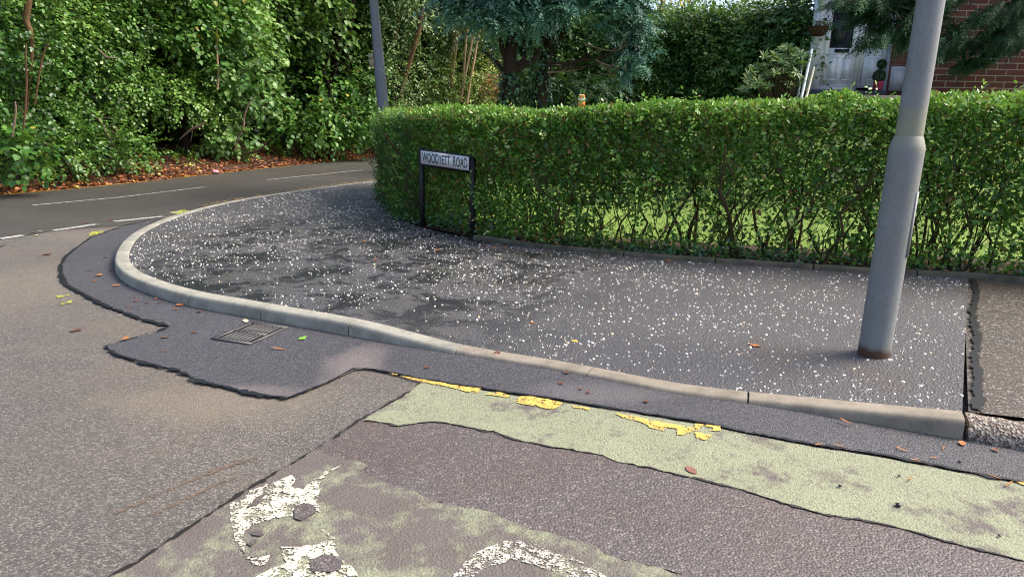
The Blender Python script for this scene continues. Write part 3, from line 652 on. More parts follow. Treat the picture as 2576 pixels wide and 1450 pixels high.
g.build('back_plate', M_BACK, fp)

# ------------------------------------------------------------------ street name sign
M_BLACK = m_plain('black_paint', (.012, .012, .014), .5, .4, .2)
kx = NT('sign_plate'); mpp = kx.n('ShaderNodeMapping'); mpp.inputs['Scale'].default_value = (3, 3, .6); kx.l(kx.o, mpp.inputs[0])
kx.col(kx.mix(kx.math('MULTIPLY', kx.step(kx.noise(5, 5, .7, mpp.outputs[0]), .5, .75), .5), lin(222, 224, 224), lin(166, 164, 152))); kx.val('Roughness', .35); M_PLATE = kx.m
sL, sR = G(1063, 571, .10), G(1189, 593, .10)
zL, zR = zfor(sL[0], sL[1], 372), zfor(sR[0], sR[1], 389)
sdir = (sR - sL); sdir[2] = 0; sw = np.linalg.norm(sdir); sdir /= sw; snr = np.array([sdir[1], -sdir[0], 0])   # towards the camera
sg = thing('street_name_sign', 'low street name sign on two black posts reading WOODYETT ROAD, before the hedge', 'street sign', (sL + sR) / 2)
for (p, z) in ((sL, zL), (sR, zR)):
    Mp = np.eye(4); Mp[:3, 0] = sdir; Mp[:3, 1] = -snr; Mp[:3, 3] = p
    g = Geo(); g.box((-.025, -.025, -.12), (.025, .025, z - .10), M=Mp); g.build('post', M_BLACK, sg)
slope = (zR - zL) / sw
xax = nz(sdir + UPV * slope); yax = UPV
def splate(x0, x1, y0, y1, d0, d1):   # sheared board: follows the tilt of its top edge
    Ms = np.eye(4); Ms[:3, 0] = sdir + UPV * slope; Ms[:3, 1] = -snr; Ms[:3, 2] = UPV; Ms[:3, 3] = np.array([sL[0], sL[1], zL]); g = Geo(); g.box((x0, d0, y0), (x1, d1, y1), M=Ms); return g
ph = zL - zfor(sL[0], sL[1], 410)
splate(.026, sw - .026, -ph - .028, -.006, -.032, -.012).build('backing_board', M_BLACK, sg)
npl = splate(.030, sw - .030, -ph, -.026, -.038, -.033).build('name_plate', M_PLATE, sg)
cu = bpy.data.curves.new('lettering', 'FONT'); cu.body = 'WOODYETT  ROAD'; cu.size = 1; cu.align_x = 'LEFT'; cu.space_character = .98; cu.offset = .004
to = bpy.data.objects.new('lettering_source', cu); C.objects.link(to); dg = bpy.context.evaluated_depsgraph_get(); dg.update()
me = bpy.data.meshes.new_from_object(to.evaluated_get(dg)); bpy.data.objects.remove(to); me.name = 'lettering'
co = np.zeros(len(me.vertices) * 3); me.vertices.foreach_get('co', co); co = co.reshape(-1, 3)
x0, x1, y0, y1 = co[:, 0].min(), co[:, 0].max(), co[:, 1].min(), co[:, 1].max(); tw = sw - .060 - .05; hh = ph - .026
tx = .030 + .028 + (co[:, 0] - x0) / (x1 - x0) * tw; ty = -.026 - hh * .84 + (co[:, 1] - y0) / (y1 - y0) * hh * .70
W3 = np.array([sL[0], sL[1], zL]) + np.outer(tx, sdir + UPV * slope) + np.outer(ty, UPV) + snr * .0395
W3 = W3 - np.array(sg.location); me.vertices.foreach_set('co', W3.astype(np.float32).ravel()); me.update(); me.materials.clear(); me.materials.append(M_BLACK)
lo_ = bpy.data.objects.new('lettering', me); C.objects.link(lo_); lo_.parent = npl

# ------------------------------------------------------------------ edging and hedge line
edge_b = [(1190, 602), (1350, 623), (1500, 639), (1700, 655), (1850, 665), (2000, 675), (2200, 688), (2446, 700), (2576, 710), (2800, 728)]
eb = resample(catmull(np.array([G(u, v, .10) for u, v in edge_b]), 8), .03); ed = np.r_[0, np.cumsum(np.linalg.norm(np.diff(eb, axis=0), axis=1))]
eT = nz(np.gradient(eb, axis=0)); eN = np.stack([-eT[:, 1], eT[:, 0], 0 * eT[:, 0]], -1); eN = np.where(eN[:, 1:2] < 0, -eN, eN)
s0 = 0.; q_ = 0
while s0 < ed[-1] - .3:
    ln_ = .915; sel = np.linspace(s0 + .006, min(s0 + ln_, ed[-1]) - .006, 22); P = np.stack([np.interp(sel, ed, eb[:, i]) for i in range(3)], -1); N = np.stack([np.interp(sel, ed, eN[:, i]) for i in range(3)], -1)
    prof = [(.0, .02), (.0, .135), (.008, .148), (.045, .15), (.052, .02)]; V = []
    for p, nn in zip(P, N):
        for (o_, z) in prof: V.append([p[0] + nn[0] * o_ + rng.normal() * .002, p[1] + nn[1] * o_ + rng.normal() * .003, z + rng.normal() * .002 + .004 * noise(p, 3.)])
    m = 5; n = len(P); I = np.arange(n - 1)[:, None] * m; J = np.arange(m - 1)[None]
    g = Geo(); g.add(V, np.stack([I + J, I + m + J, I + m + J + 1, I + J + 1], -1).reshape(-1, 4)); g.add(V[:m], [tuple(range(m))]); g.add(V[-m:], [tuple(range(m))[::-1]])
    tag(g.build('edging_stone', M_EDGE, loc=(P[n // 2][0], P[n // 2][1], .1)), 'mossy low concrete edging stone along the foot of the hedge', 'edging stone', 'edging stones under the hedge'); s0 += ln_

# hedge front line, from beyond the right frame edge round the corner and up the other road
hb = [G(u, v, .10) for u, v in [(3050, 748), (2800, 726), (2576, 706), (2200, 684), (1850, 661), (1500, 635), (1350, 619), (1190, 598), (1060, 572), (1000, 551), (962, 526), (950, 500)]]
hb.append(hb[-1] + tdir * .9 + tn * .02); hb.append(hb[-1] + tdir * 2.0 - tn * .05); hb.append(hb[-1] + tdir * 3.0 - tn * .3)
hl = smooth(resample(catmull(np.array(hb), 8), .05), 6); hd = np.r_[0, np.cumsum(np.linalg.norm(np.diff(hl, axis=0), axis=1))]
hT = nz(np.gradient(hl, axis=0)); hN = np.stack([hT[:, 1], -hT[:, 0], 0 * hT[:, 0]], -1)
mid = len(hl) // 4
if hN[mid] @ np.array([0, 1, 0.]) < 0: hN = -hN       # inward, away from the pavement
# top height along the line from the photo's skyline
sky_pts = [(3050, 215), (2576, 226), (2300, 232), (2060, 236), (1850, 241), (1550, 248), (1400, 258), (1290, 270), (1230, 268), (1150, 263), (1060, 262), (990, 266), (950, 276)]
def top_at(p):
    u, _ = proj([p[0], p[1], .1]); v = np.interp(u, [a for a, b in sky_pts][::-1], [b for a, b in sky_pts][::-1])
    d = nz(np.array([p[0], p[1], 0])); return zfor(p[0] + d[0] * .3, p[1] + d[1] * .3, v + 2)
ztop = np.array([top_at(p) for p in hl[::8]]); ztop = smooth(np.interp(np.arange(len(hl)), np.arange(len(hl))[::8], ztop), 20)
i_back = int(np.argmax(hd > hd[-1] - 5.2)); ztop[i_back:] = ztop[i_back]
TH = .85
def hsurf(s, q):
    """q 0..1 front face from foot to shoulder, 1..1.35 shoulder, 1.35..2 top, then back"""
    p = np.stack([np.interp(s, hd, hl[:, i]) for i in range(3)], -1); n_ = nz(np.stack([np.interp(s, hd, hN[:, i]) for i in range(3)], -1)); zt = np.interp(s, hd, ztop)
    rC = .24; zf = zt - rC
    off = np.zeros_like(s); z = np.zeros_like(s); out = np.zeros((len(s), 3))
    a = q < 1; off[a] = .03 + .05 * np.sin(q[a] * 3.1); z[a] = .13 + (zf[a] - .13) * q[a]; out[a] = -n_[a]
    b = (q >= 1) & (q < 1.35); t = (q[b] - 1) / .35 * np.pi / 2; off[b] = .03 + rC * (1 - np.cos(t)); z[b] = zf[b] + rC * np.sin(t); out[b] = -n_[b] * np.cos(t)[:, None] + UPV * np.sin(t)[:, None]
    c = (q >= 1.35) & (q < 2); t = (q[c] - 1.35) / .65; off[c] = .03 + rC + (TH - 2 * rC) * t; z[c] = zt[c]; out[c] = UPV
    d = q >= 2; t = (q[d] - 2); off[d] = TH; z[d] = zt[d] - .1 - (zt[d] - .5) * t; out[d] = n_[d]
    P = p + n_ * off[:, None]; P[:, 2] = z; return P, out, n_
hg = thing('hedge', 'long clipped privet hedge with rounded top and see-through foot, running along the pavement', 'hedge', (hl[mid][0], hl[mid][1] + .4, .1))
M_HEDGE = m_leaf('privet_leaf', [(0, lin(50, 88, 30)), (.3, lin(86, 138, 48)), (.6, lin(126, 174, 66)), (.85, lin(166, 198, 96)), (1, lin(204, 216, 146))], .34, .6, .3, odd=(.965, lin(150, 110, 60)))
M_TWIG = m_bark('hedge_twig', lin(136, 106, 70), lin(82, 64, 44), 20)
M_STEM = m_bark('hedge_stem', lin(92, 78, 56), lin(48, 42, 32), 14, lin(76, 82, 44))
def hedge_leaves(n, qlo, qhi, depth, seed, Ls, slo=0., shi=None):
    rg = np.random.default_rng(seed); s = rg.uniform(slo, shi or hd[-1], n); q = rg.uniform(qlo, qhi, n); P, out, n_ = hsurf(s, q)
    dp = rg.random(n) ** 1.6 * depth
    lump = .05 * noise(P, 1.7) + .04 * noise(P + 7, 4.5)
    P = P + out * (lump - dp - .035)[:, None]
    # see-through gaps low down on the right-hand run
    u = 1288 + F * (P @ RIGHT) / np.maximum((P - CAM) @ FWD, .1); low = np.clip((.92 - P[:, 2]) / .4, 0, 1) * np.clip((u - 1180) / 380, 0, 1)
    gapn = .5 + .5 * noise(P * [1, 1, .8], 2.1) + .25 * noise(P + 3, 5.5)
    gapn = np.clip(gapn, 0, 1) * .55 + .45
    for (gu, gz, ru, rz_) in ((1870, .62, 90, .24), (1660, .50, 50, .22), (2040, .45, 50, .2), (2470, .42, 60, .16), (1560, .42, 50, .16), (2330, .5, 40, .2), (1740, .66, 40, .2)):
        gapn -= .75 * np.exp(-(((u - gu) / ru) ** 2 + ((P[:, 2] - gz) / rz_) ** 2))
    keep = rg.random(n) < np.clip(1 - low * np.clip(.82 - gapn, 0, 1) * 1.2, .05, 1)
    midg = np.clip(.5 + .6 * noise(P + 11, 3.), .0, 1) * ((P[:, 2] > .9) & (P[:, 2] < 1.35)); keep &= rg.random(n) > midg * .35
    P, out, n_, dp = P[keep], out[keep], n_[keep], dp[keep]; n = len(P)
    D = nz(rg.normal(size=(n, 3)) * .8 + UPV * .35 + out * .55); N = nz(out * .7 + UPV * .6 + rg.normal(size=(n, 3)) * .55)
    L = np.clip(rg.lognormal(math.log((Ls[0] + Ls[1]) / 2), .28, n), Ls[0] * .7, Ls[1] * 1.25); rn = np.clip(.36 + .16 * rg.normal(size=n) + .14 * noise(P, 2.) + .30 * np.clip((P[:, 2] - (np.interp(s, hd, ztop)[keep] - .28)) / .2, 0, 1) - .5 * dp, 0, 1)  # top leaves paled for sky light and new growth, deeper ones darker
    return P, D, N, L, rn, rg
sC = hd[np.argmin(np.linalg.norm(hl[:, :2] - G(1015, 556, .1)[:2], axis=1))]
g = Geo()
# inner fill of shaded leaves so that only the foot of the hedge is see-through
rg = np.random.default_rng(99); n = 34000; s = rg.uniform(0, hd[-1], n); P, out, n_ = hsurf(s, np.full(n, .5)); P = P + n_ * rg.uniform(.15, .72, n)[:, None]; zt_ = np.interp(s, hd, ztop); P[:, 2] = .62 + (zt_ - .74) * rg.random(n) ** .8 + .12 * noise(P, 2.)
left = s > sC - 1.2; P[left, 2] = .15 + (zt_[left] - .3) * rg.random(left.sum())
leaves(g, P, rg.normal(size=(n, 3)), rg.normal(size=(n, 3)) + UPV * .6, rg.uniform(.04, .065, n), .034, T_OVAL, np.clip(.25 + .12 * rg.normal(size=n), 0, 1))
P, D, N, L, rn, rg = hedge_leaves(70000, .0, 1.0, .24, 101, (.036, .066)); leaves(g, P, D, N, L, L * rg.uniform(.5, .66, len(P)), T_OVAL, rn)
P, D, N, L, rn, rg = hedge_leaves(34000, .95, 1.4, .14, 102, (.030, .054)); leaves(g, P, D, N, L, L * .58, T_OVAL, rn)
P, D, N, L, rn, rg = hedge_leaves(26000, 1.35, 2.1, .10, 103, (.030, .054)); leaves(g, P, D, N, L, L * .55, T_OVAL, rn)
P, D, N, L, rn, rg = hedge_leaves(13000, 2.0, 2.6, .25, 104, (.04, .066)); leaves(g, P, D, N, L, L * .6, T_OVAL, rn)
# short sprigs breaking the clipped skyline and faces
rg = np.random.default_rng(105); n = 900; s = rg.uniform(0, hd[-1], n); s = s[(s < sC - 1.4) | (s > sC + .1)]; n = len(s); qq = rg.choice([.2, .3, .4, .6, .8, 1.0, 1.2], n) + rg.uniform(-.15, .15, n); P, out, n_ = hsurf(s, qq); P = P + out * (.05 * noise(P, 1.7) + .0)[:, None]
P[:, 2] += 0; twigs(g, rg, P, out * .6 + UPV * .55 + rg.normal(size=(n, 3)) * .4, out + rg.normal(size=(n, 3)) * .5, 6, .022, .048, .028, T_OVAL, np.clip(.6 + rg.normal(size=n) * .15, 0, 1), droop=0)
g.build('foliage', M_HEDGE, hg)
# left end: finer feathery growth
g = Geo(); rg = np.random.default_rng(106)
n = 1500; s = rg.uniform(sC - .25, hd[-1] - 3, n); P, out, n_ = hsurf(s, rg.uniform(.02, 1.15, n)); P += out * (.05 * noise(P, 1.7) - .06)[:, None]
frond(g, rg, P, out * .7 + UPV * .45 + rg.normal(size=(n, 3)) * .3, out * .6 + UPV * .3 + rg.normal(size=(n, 3)) * .5, rg.uniform(.09, .17, n), np.clip(.4 + .2 * rg.normal(size=n), 0, 1), M=6, K=3, droop=.2, fw=.2)
M_THUJA = m_leaf('feathery_hedge_leaf', [(0, lin(34, 70, 34)), (.5, lin(62, 112, 50)), (1, lin(110, 156, 76))], .5, .4, .2)
g.build('feathery_foliage', M_THUJA, hg)
# stems and twigs
rg = np.random.default_rng(107); s = .3; us = []
while s < hd[-1] - 1.0:
    P, out, n_ = hsurf(np.array([s]), np.array([0.])); base = P[0] + n_[0] * rg.uniform(.18, .42); base[2] = .05; g = Geo()
    for _ in range(rg.integers(3, 6)):
        d = np.array([rg.normal() * .22, rg.normal() * .16, 1.]); b = base + [rg.normal() * .07, rg.normal() * .06, 0]; h = rg.uniform(.8, 1.25); r_ = rg.uniform(.007, .021)
        pts = [b]; 
        for q_ in range(1, 6): pts.append(b + d * h * q_ / 5 + np.array([rg.normal(), rg.normal(), 0]) * .025 * q_ ** .5)
        g.tube(pts, np.linspace(r_, r_ * .35, 6), 6)
        for _ in range(3):
            a = pts[rg.integers(1, 5)]; e = a + np.array([rg.normal() * .2, rg.normal() * .14, rg.uniform(.1, .35)]); g.tube([a, (a + e) / 2 + rg.normal(size=3) * .02, e], [r_ * .45, r_ * .35, r_ * .15], 5)
    g.build('stem', M_STEM, hg); s += rg.uniform(.16, .36)
g = Geo(); n = 8500; s = rg.uniform(0, hd[-1], n); P, out, n_ = hsurf(s, rg.uniform(.1, 1.15, n)); P = P - out * rg.uniform(-.01, .3, n)[:, None]
dr = nz(rg.normal(size=(n, 3)) * .7 + UPV * .6 + out * .3); Lw = rg.uniform(.06, .2, n)
sd_ = nz(np.cross(dr, rg.normal(size=(n, 3)))) * .0022; s2 = nz(np.cross(dr, sd_)) * .0022
mid_ = P + dr * (Lw * .5)[:, None] + rg.normal(size=(n, 3)) * .008; end = P + dr * Lw[:, None]
ringv = [np.stack([p + sd_ * f, p - sd_ * .5 * f + s2 * f, p - sd_ * .5 * f - s2 * f], 1) for p, f in ((P, 1.2), (mid_, 1.), (end, .5))]
V = np.concatenate(ringv, 1); fq = np.array([[a + b * 3, (a + 1) % 3 + b * 3, (a + 1) % 3 + b * 3 + 3, a + b * 3 + 3] for b in range(2) for a in range(3)])
g.add(V.reshape(-1, 3), (fq[None] + (np.arange(n) * 9)[:, None, None]).reshape(-1, 4)); g.build('twigs', M_TWIG, hg)

# ivy and litter at the foot
M_IVY = m_leaf('ivy_leaf', [(0, lin(26, 52, 36)), (.5, lin(48, 86, 54)), (1, lin(92, 132, 82))], .32, .6, .1)
T_IVY = tpl([(0,.1,0),(.35,0,.05),(.5,.35,.08),(.25,.5,.04),(0,1,-.05),(-.25,.5,.04),(-.5,.35,.08),(-.35,0,.05)], [(0,1,2,3,4),(0,4,5,6,7)])
rg = np.random.default_rng(111); n = 5200; s = rg.uniform(.5, hd[-1] - 4.5, n); P, out, n_ = hsurf(s, np.zeros(n)); u = 1288 + F * (P @ RIGHT) / ((P - CAM) @ FWD)
P += n_ * (rg.uniform(-.06, .34, n))[:, None]; P[:, 2] = .135 + np.abs(rg.normal(size=n)) * .07 * (1 + .8 * noise(P, 2.5))
kp_ = rg.random(n) < np.where(u < 2000, .95, np.clip(1 - (u - 2000) / 300, .22, 1)) * np.clip(.75 + .6 * noise(P, 1.9), .1, 1)
P, out = P[kp_], out[kp_]; n = len(P); g = Geo()
L = rg.uniform(.025, .055, n); leaves(g, P, nz(rg.normal(size=(n, 3)) * [1, 1, .3] + out * .5 - UPV * .2), nz(UPV + out * .6 + rg.normal(size=(n, 3)) * .3), L, L * .95, T_IVY, rg.random(n))
tag(g.build('ivy_ground_cover', M_IVY), kind='stuff')
kk = NT('dead_leaf'); a_ = kk.n('ShaderNodeAttribute'); a_.attribute_name = 'rnd'
kk.col(kk.ramp(a_.outputs['Fac'], [(0, lin(74, 42, 28)), (.35, lin(138, 78, 44)), (.6, lin(176, 108, 60)), (.8, lin(196, 142, 84)), (.9, lin(214, 178, 70)), (1, lin(226, 206, 110))])); kk.val('Roughness', .65); M_DEAD = kk.m
n = 700; s = rg.uniform(.3, hd[-1] - 5, n); P, out, n_ = hsurf(s, np.zeros(n)); P += n_ * rg.uniform(-.03, .5, n)[:, None]; P[:, 2] = .13 + rg.random(n) * .03; L = rg.uniform(.03, .07, n); g = Geo()
leaves(g, P, rg.normal(size=(n, 3)) * [1, 1, .25], nz(UPV + rg.normal(size=(n, 3)) * .35), L, L * .6, T_OVAL, rg.random(n) * .8); tag(g.build('hedge_leaf_litter', M_DEAD), kind='stuff')
# soil under hedge and the lawn behind it
kk = NT('soil'); kk.col(kk.mix(kk.noise(12, 5), lin(72, 54, 38), lin(46, 36, 28))); kk.val('Roughness', 1.); kk.bump(kk.noise(30, 4), .8, .03); M_SOIL = kk.m
bs = np.arange(0, len(hl), 6); offs = [.03, .25, .6, 1.0]; V = np.stack([hl[bs] + hN[bs] * o_ + UPV * z for o_, z in zip(offs, (.012, .03, .03, .02))], 1); nn_ = len(bs)
i = np.arange(nn_ - 1)[:, None] * 4; j = np.arange(3)[None]; g = Geo(); g.add(V.reshape(-1, 3), np.stack([i + j, i + j + 1, i + 5 + j, i + 4 + j], -1).reshape(-1, 4)); tag(g.build('hedge_soil', M_SOIL), kind='structure')
kk = NT('lawn'); kk.col(kk.mix(kk.noise(3, 5), lin(136, 164, 72), lin(104, 136, 54))); kk.val('Roughness', .9); kk.bump(kk.noise(70, 3), .9, .03); M_LAWN = kk.m
def garden_z(x, y): 
    d = np.maximum(0, y - 7.5); q = np.clip((np.asarray(x) - 3.6) / 1.6, 0, 1); return .10 + .04 * np.minimum(d, 6) + np.clip((y - 11.6) / 2.6, 0, 1) ** 1.2 * 1.5 * q * q * (3 - 2 * q)
bi = [i_ for i_ in bs]; V = []; nr = 26
for i_ in bi:
    p = hl[i_] + hN[i_] * .75
    # run from the hedge back to a line behind the house
    e = np.array([np.interp(i_, [0, len(hl)], [14., 1.5]), np.interp(i_, [0, len(hl)], [22., 24.]), 0]); t = np.linspace(0, 1, nr)[:, None]; L_ = p * (1 - t) + e * t; L_[:, 2] = garden_z(L_[:, 0], L_[:, 1]) + .02 * noise(L_, 1.5); V.append(L_)
V = np.array(V); i = np.arange(len(bi) - 1)[:, None] * nr; j = np.arange(nr - 1)[None]; g = Geo(); g.add(V.reshape(-1, 3), np.stack([i + j, i + j + 1, i + nr + j + 1, i + nr + j], -1).reshape(-1, 4)); tag(g.build('lawn', M_LAWN, smooth=True), kind='structure')
n = 26000; fi = rg.random(n); fj = rg.random(n) ** 1.5 * .5; A_ = V.reshape(len(bi), nr, 3); P = A_[(fi * (len(bi) - 1.01)).astype(int), (fj * (nr - 1.01)).astype(int)] + rg.normal(size=(n, 3)) * [.25, .25, 0]; P[:, 2] = garden_z(P[:, 0], P[:, 1]) + .0
g = Geo(); L = rg.uniform(.03, .07, n); leaves(g, P, nz(UPV + rg.normal(size=(n, 3)) * .5), rg.normal(size=(n, 3)), L, L * .16, T_KITE, rg.random(n))
tag(g.build('lawn_grass', m_leaf('grass_blade', [(0, lin(92, 128, 44)), (.6, lin(140, 172, 66)), (1, lin(182, 200, 96))], .5, .3, .3)), kind='stuff')
# orange post in the hedge top
M_ORANGE = m_plain('orange_plastic', lin(240, 120, 30), .4, .5, .1); M_REFL = m_plain('white_band', lin(232, 232, 236), .4, .5, .1)
hp = at(1463, 256, 8.15); op = thing('marker_post', 'orange plastic post with a white band poking out of the hedge top', 'marker post', (hp[0], hp[1], hp[2] - .02))
g = Geo(); lathe(g, [(.038, -.15), (.040, .02), (.037, .035)], 16, None, op.location); g.build('tube', M_ORANGE, op, True)
g = Geo(); lathe(g, [(.040, .036), (.040, .062)], 16, None, op.location); g.build('reflective_band', M_REFL, op)
g = Geo(); lathe(g, [(.037, .0625), (.036, .085), (.027, .10)], 16, None, op.location); g.build('cap', M_ORANGE, op, True)
# ------------------------------------------------------------------ house
YD, YW = 15.0, 14.2
X = lambda u, v, Y: at(u, v, Y)
zb = at(2110, 220, YD)[2]; 
M_UPVC = m_plain('white_upvc', lin(238, 241, 245), .35, .5, .04, 3)
M_UPVC2 = m_plain('upvc_groove', lin(168, 176, 186), .45, .4, .05, 3)
def m_brick(name, bw, bh, c1, c2, mort, ms=.01):
    k = NT(name); sx = k.n('ShaderNodeSeparateXYZ'); k.l(k.o, sx.inputs[0]); cx = k.n('ShaderNodeCombineXYZ'); k.l(k.math('ADD', sx.outputs[0], sx.outputs[1]), cx.inputs[0]); k.l(sx.outputs[2], cx.inputs[1])
    b = k.n('ShaderNodeTexBrick'); b.inputs['Scale'].default_value = 1; b.inputs['Brick Width'].default_value = bw; b.inputs['Row Height'].default_value = bh; b.inputs['Mortar Size'].default_value = ms; b.inputs['Mortar Smooth'].default_value = .2
    b.inputs['Color1'].default_value = (*c1, 1); b.inputs['Color2'].default_value = (*c2, 1); b.inputs['Mortar'].default_value = (*mort, 1); k.l(cx.outputs[0], b.inputs['Vector'])
    c = k.mix(.5, b.outputs['Color'], k.mix(k.noise(9, 5, .7), (.3,)*3, (.68,)*3), 'OVERLAY'); k.col(c); k.val('Roughness', .85); k.val('Specular IOR Level', .25)
    k.bump(k.math('ADD', k.math('MULTIPLY', b.outputs['Fac'], -1.0), k.math('MULTIPLY', k.noise(60, 3), .3)), .7, .01); return k.m
M_BRICK = m_brick('red_brick', .385, .118, lin(108, 62, 58), lin(134, 84, 66), lin(176, 160, 140), .010)
M_BRICK2 = m_brick('paler_red_brick', .25, .094, lin(122, 78, 66), lin(146, 100, 84), lin(150, 134, 118), .008)
xc = at(2347, 250, YW)[0]; xl = at(2042, 121, YD)[0]; xr = at(2236, 150, YD)[0]
hs = thing('brick_house', 'red brick house with a white front door, partly hidden by the conifer at right', 'house', (xl + 1, YD, zb))
ZR = zb + 2.75
g = Geo(); g.box((xc, YW, zb - 2.2), (xc + 6.5, YD + 1.0, ZR)); g.build('wing_wall', M_BRICK, hs)
g = Geo(); g.box((xr, YD, zb - 1.2), (xc - .003, YD + 1.0, ZR)); g.box((xl + .35, YD + .35, zb - 1.2), (xr - .003, YD + 1.0, ZR)); g.box((xl + .35, YD + .02, zb + 2.30), (xr - .003, YD + .346, ZR)); g.build('porch_wall', M_BRICK2, hs)
g = Geo(); V = [(xl - .3, YW - .35, ZR), (xc + 6.8, YW - .35, ZR), (xc + 6.8, YD + 1.3, ZR), (xl - .1, YD + 1.3, ZR), (xl + .2, YD + .6, ZR + 1.2), (xc + 6.5, YD + .6, ZR + 1.2)]
g.add(V, [(0, 1, 5, 4)]); g.add(V, [(3, 4, 5, 2)]); g.add(V, [(0, 4, 3)]); g.add(V, [(1, 2, 5)]); g.add(V, [(0, 3, 2, 1)]); g.build('roof', m_plain('roof_tile', lin(92, 70, 62), .8, .3, .3, 12), hs)
# door unit: frame posts, slab and side light, each px edge turned to metres at the door plane
xd = lambda u: at(u, 150, YD)[0]
zd = lambda v: at(2110, v, YD)[2]
def fbox(g, u0, u1, v0, v1, d0, d1): g.box((xd(u0), YD + d0, zd(v1)), (xd(u1), YD + d1, zd(v0))); return g
# x positions vary with height in the photo only because verticals splay; use the mid height
ztopd = zb + 2.05
fr = Geo(); x_l, x_sl, x_sr, x_ml, x_r = xd(2037), xd(2069), xd(2153), xd(2163), xd(2231)
def bx(g, x0, x1, z0, z1, d0, d1): g.box((x0, YD + d0, z0), (x1, YD + d1, z1)); return g
bx(fr, x_l, x_sl - .01, zb - .05, ztopd + .2, -.01, .08); bx(fr, x_sr + .01, x_ml, zb - .05, ztopd + .2, -.012, .08); bx(fr, x_sl - .0095, x_r, ztopd + .02, ztopd + .2, -.008, .08); bx(fr, x_sl - .0095, x_sr + .0095, zb - .05, zb - .005, -.02, .08); bx(fr, x_l + .10, x_l + .112, zb, ztopd + .2, -.014, -.0095); bx(fr, x_l + .135, x_l + .142, zb, ztopd + .2, -.014, -.0095)
fr.build('door_frame', M_UPVC, hs)
zg0, zg1 = zd(121), zd(19)
def leafpanel(x0, x1, name, panels, d):
    g = Geo(); gw_ = .11 if name == 'door' else .085
    bx(g, x0, x0 + gw_, zb, ztopd, d, d + .05); bx(g, x1 - gw_, x1, zb, ztopd, d, d + .05); bx(g, x0 + gw_, x1 - gw_, zg1, ztopd, d + .001, d + .05); bx(g, x0 + gw_, x1 - gw_, zb, zg0, d + .001, d + .05)
    # bead lines
    for (a0, a1, b0_, b1_) in panels:
        bx(g, a0, a1, b1_ - .012, b1_, d - .010, d + .0005); bx(g, a0, a1, b0_, b0_ + .014, d - .012, d + .0005); bx(g, a0, a0 + .012, b0_ + .0145, b1_ - .0125, d - .008, d + .0005); bx(g, a1 - .012, a1, b0_ + .0145, b1_ - .0125, d - .008, d + .0005)
        bx(g, a0 + .03, a1 - .03, b0_ + .035, b1_ - .035, d - .006, d + .0005)
    bx(g, x0 + .03, x1 - .03, zg0 - .13, zg0 - .122, d - .006, d + .0005); bx(g, x0 + .02, x1 - .02, zb + .05, zb + .06, d - .007, d + .0005)
    o = g.build(name, M_UPVC, hs); return o, (x0 + gw_, x1 - gw_)
zp0, zp1 = zd(202), zd(143)
dr_, (gx0, gx1) = leafpanel(x_sl, x_sr, 'door', [(x_sl + .12, x_sl + .32, zp0, zp1), (x_sl + .42, x_sl + .62, zp0, zp1)], .0)
sd2, (sx0, sx1) = leafpanel(x_ml + .004, x_r, 'side_panel', [(x_ml + .17, x_ml + .40, zp0, zp1)], .004)
kk = NT('window_glass'); kk.col((.02, .025, .03)); kk.val('Roughness', .04); kk.val('Transmission Weight', .0); kk.val('Specular IOR Level', .6)
tr = kk.n('ShaderNodeBsdfTransparent'); mx = kk.n('ShaderNodeMixShader'); mx.inputs[0].default_value = .45; kk.l(tr.outputs[0], mx.inputs[2]); kk.l(kk.b.outputs[0], mx.inputs[1]); kk.l(mx.outputs[0], kk.out.inputs['Surface']); M_GLASS = kk.m
g = Geo(); bx(g, gx0, gx1, zg0, zg1, .022, .028); g.build('glass_pane', M_GLASS, dr_)
g = Geo(); bx(g, sx0, sx1, zg0 + .01, zg1, .026, .032); g.build('glass_pane', M_GLASS, sd2)
g = Geo(); t = np.linspace(0, 1, 16)
V = [];
for z_ in np.linspace(zg0, zg1, 10):
    f = (z_ - zg0) / (zg1 - zg0); xl_ = gx0 + .20 - .10 * np.sin(f * 2.2) + .03 * f
    for a in t: V.append([xl_ + (gx1 - .005 - xl_) * a, YD + .07 + .008 * np.sin(a * 26), z_])
i = np.arange(9)[:, None] * 16; j = np.arange(15)[None]; g.add(np.array(V), np.stack([i + j, i + j + 1, i + 17 + j, i + 16 + j], -1).reshape(-1, 4)); g.box((sx0, YD + .07, zg0), (sx1, YD + .074, zg1)); g.build('net_curtain', m_plain('net_curtain', lin(150, 158, 168), .9, .1, .2), hs)
g = Geo(); bx(g, gx0 - .02, sx1 + .02, zb + .3, ztopd, .20, .21); g.build('dark_hall', M_DARK, hs)  # flat black panel standing in for the unlit hall
g = Geo(); bx(g, xd(2097), xd(2133), zd(132), zd(123.5), -.016, .002); lb = g.build('letterbox', M_BLACK, dr_)
g = Geo(); bx(g, xd(2158), xd(2161.5), zd(131), zd(110), -.026, -.004); bx(g, xd(2147), xd(2161), zd(116), zd(113.5), -.05, -.027); g.build('handle', M_BLACK, dr_)
g = Geo(); bx(g, x_l - .02, x_r + .02, zb - .17, zb - .052, -.14, .06); g.build('doorstep', m_plain('doorstep', lin(92, 96, 112), .8, .3), hs)
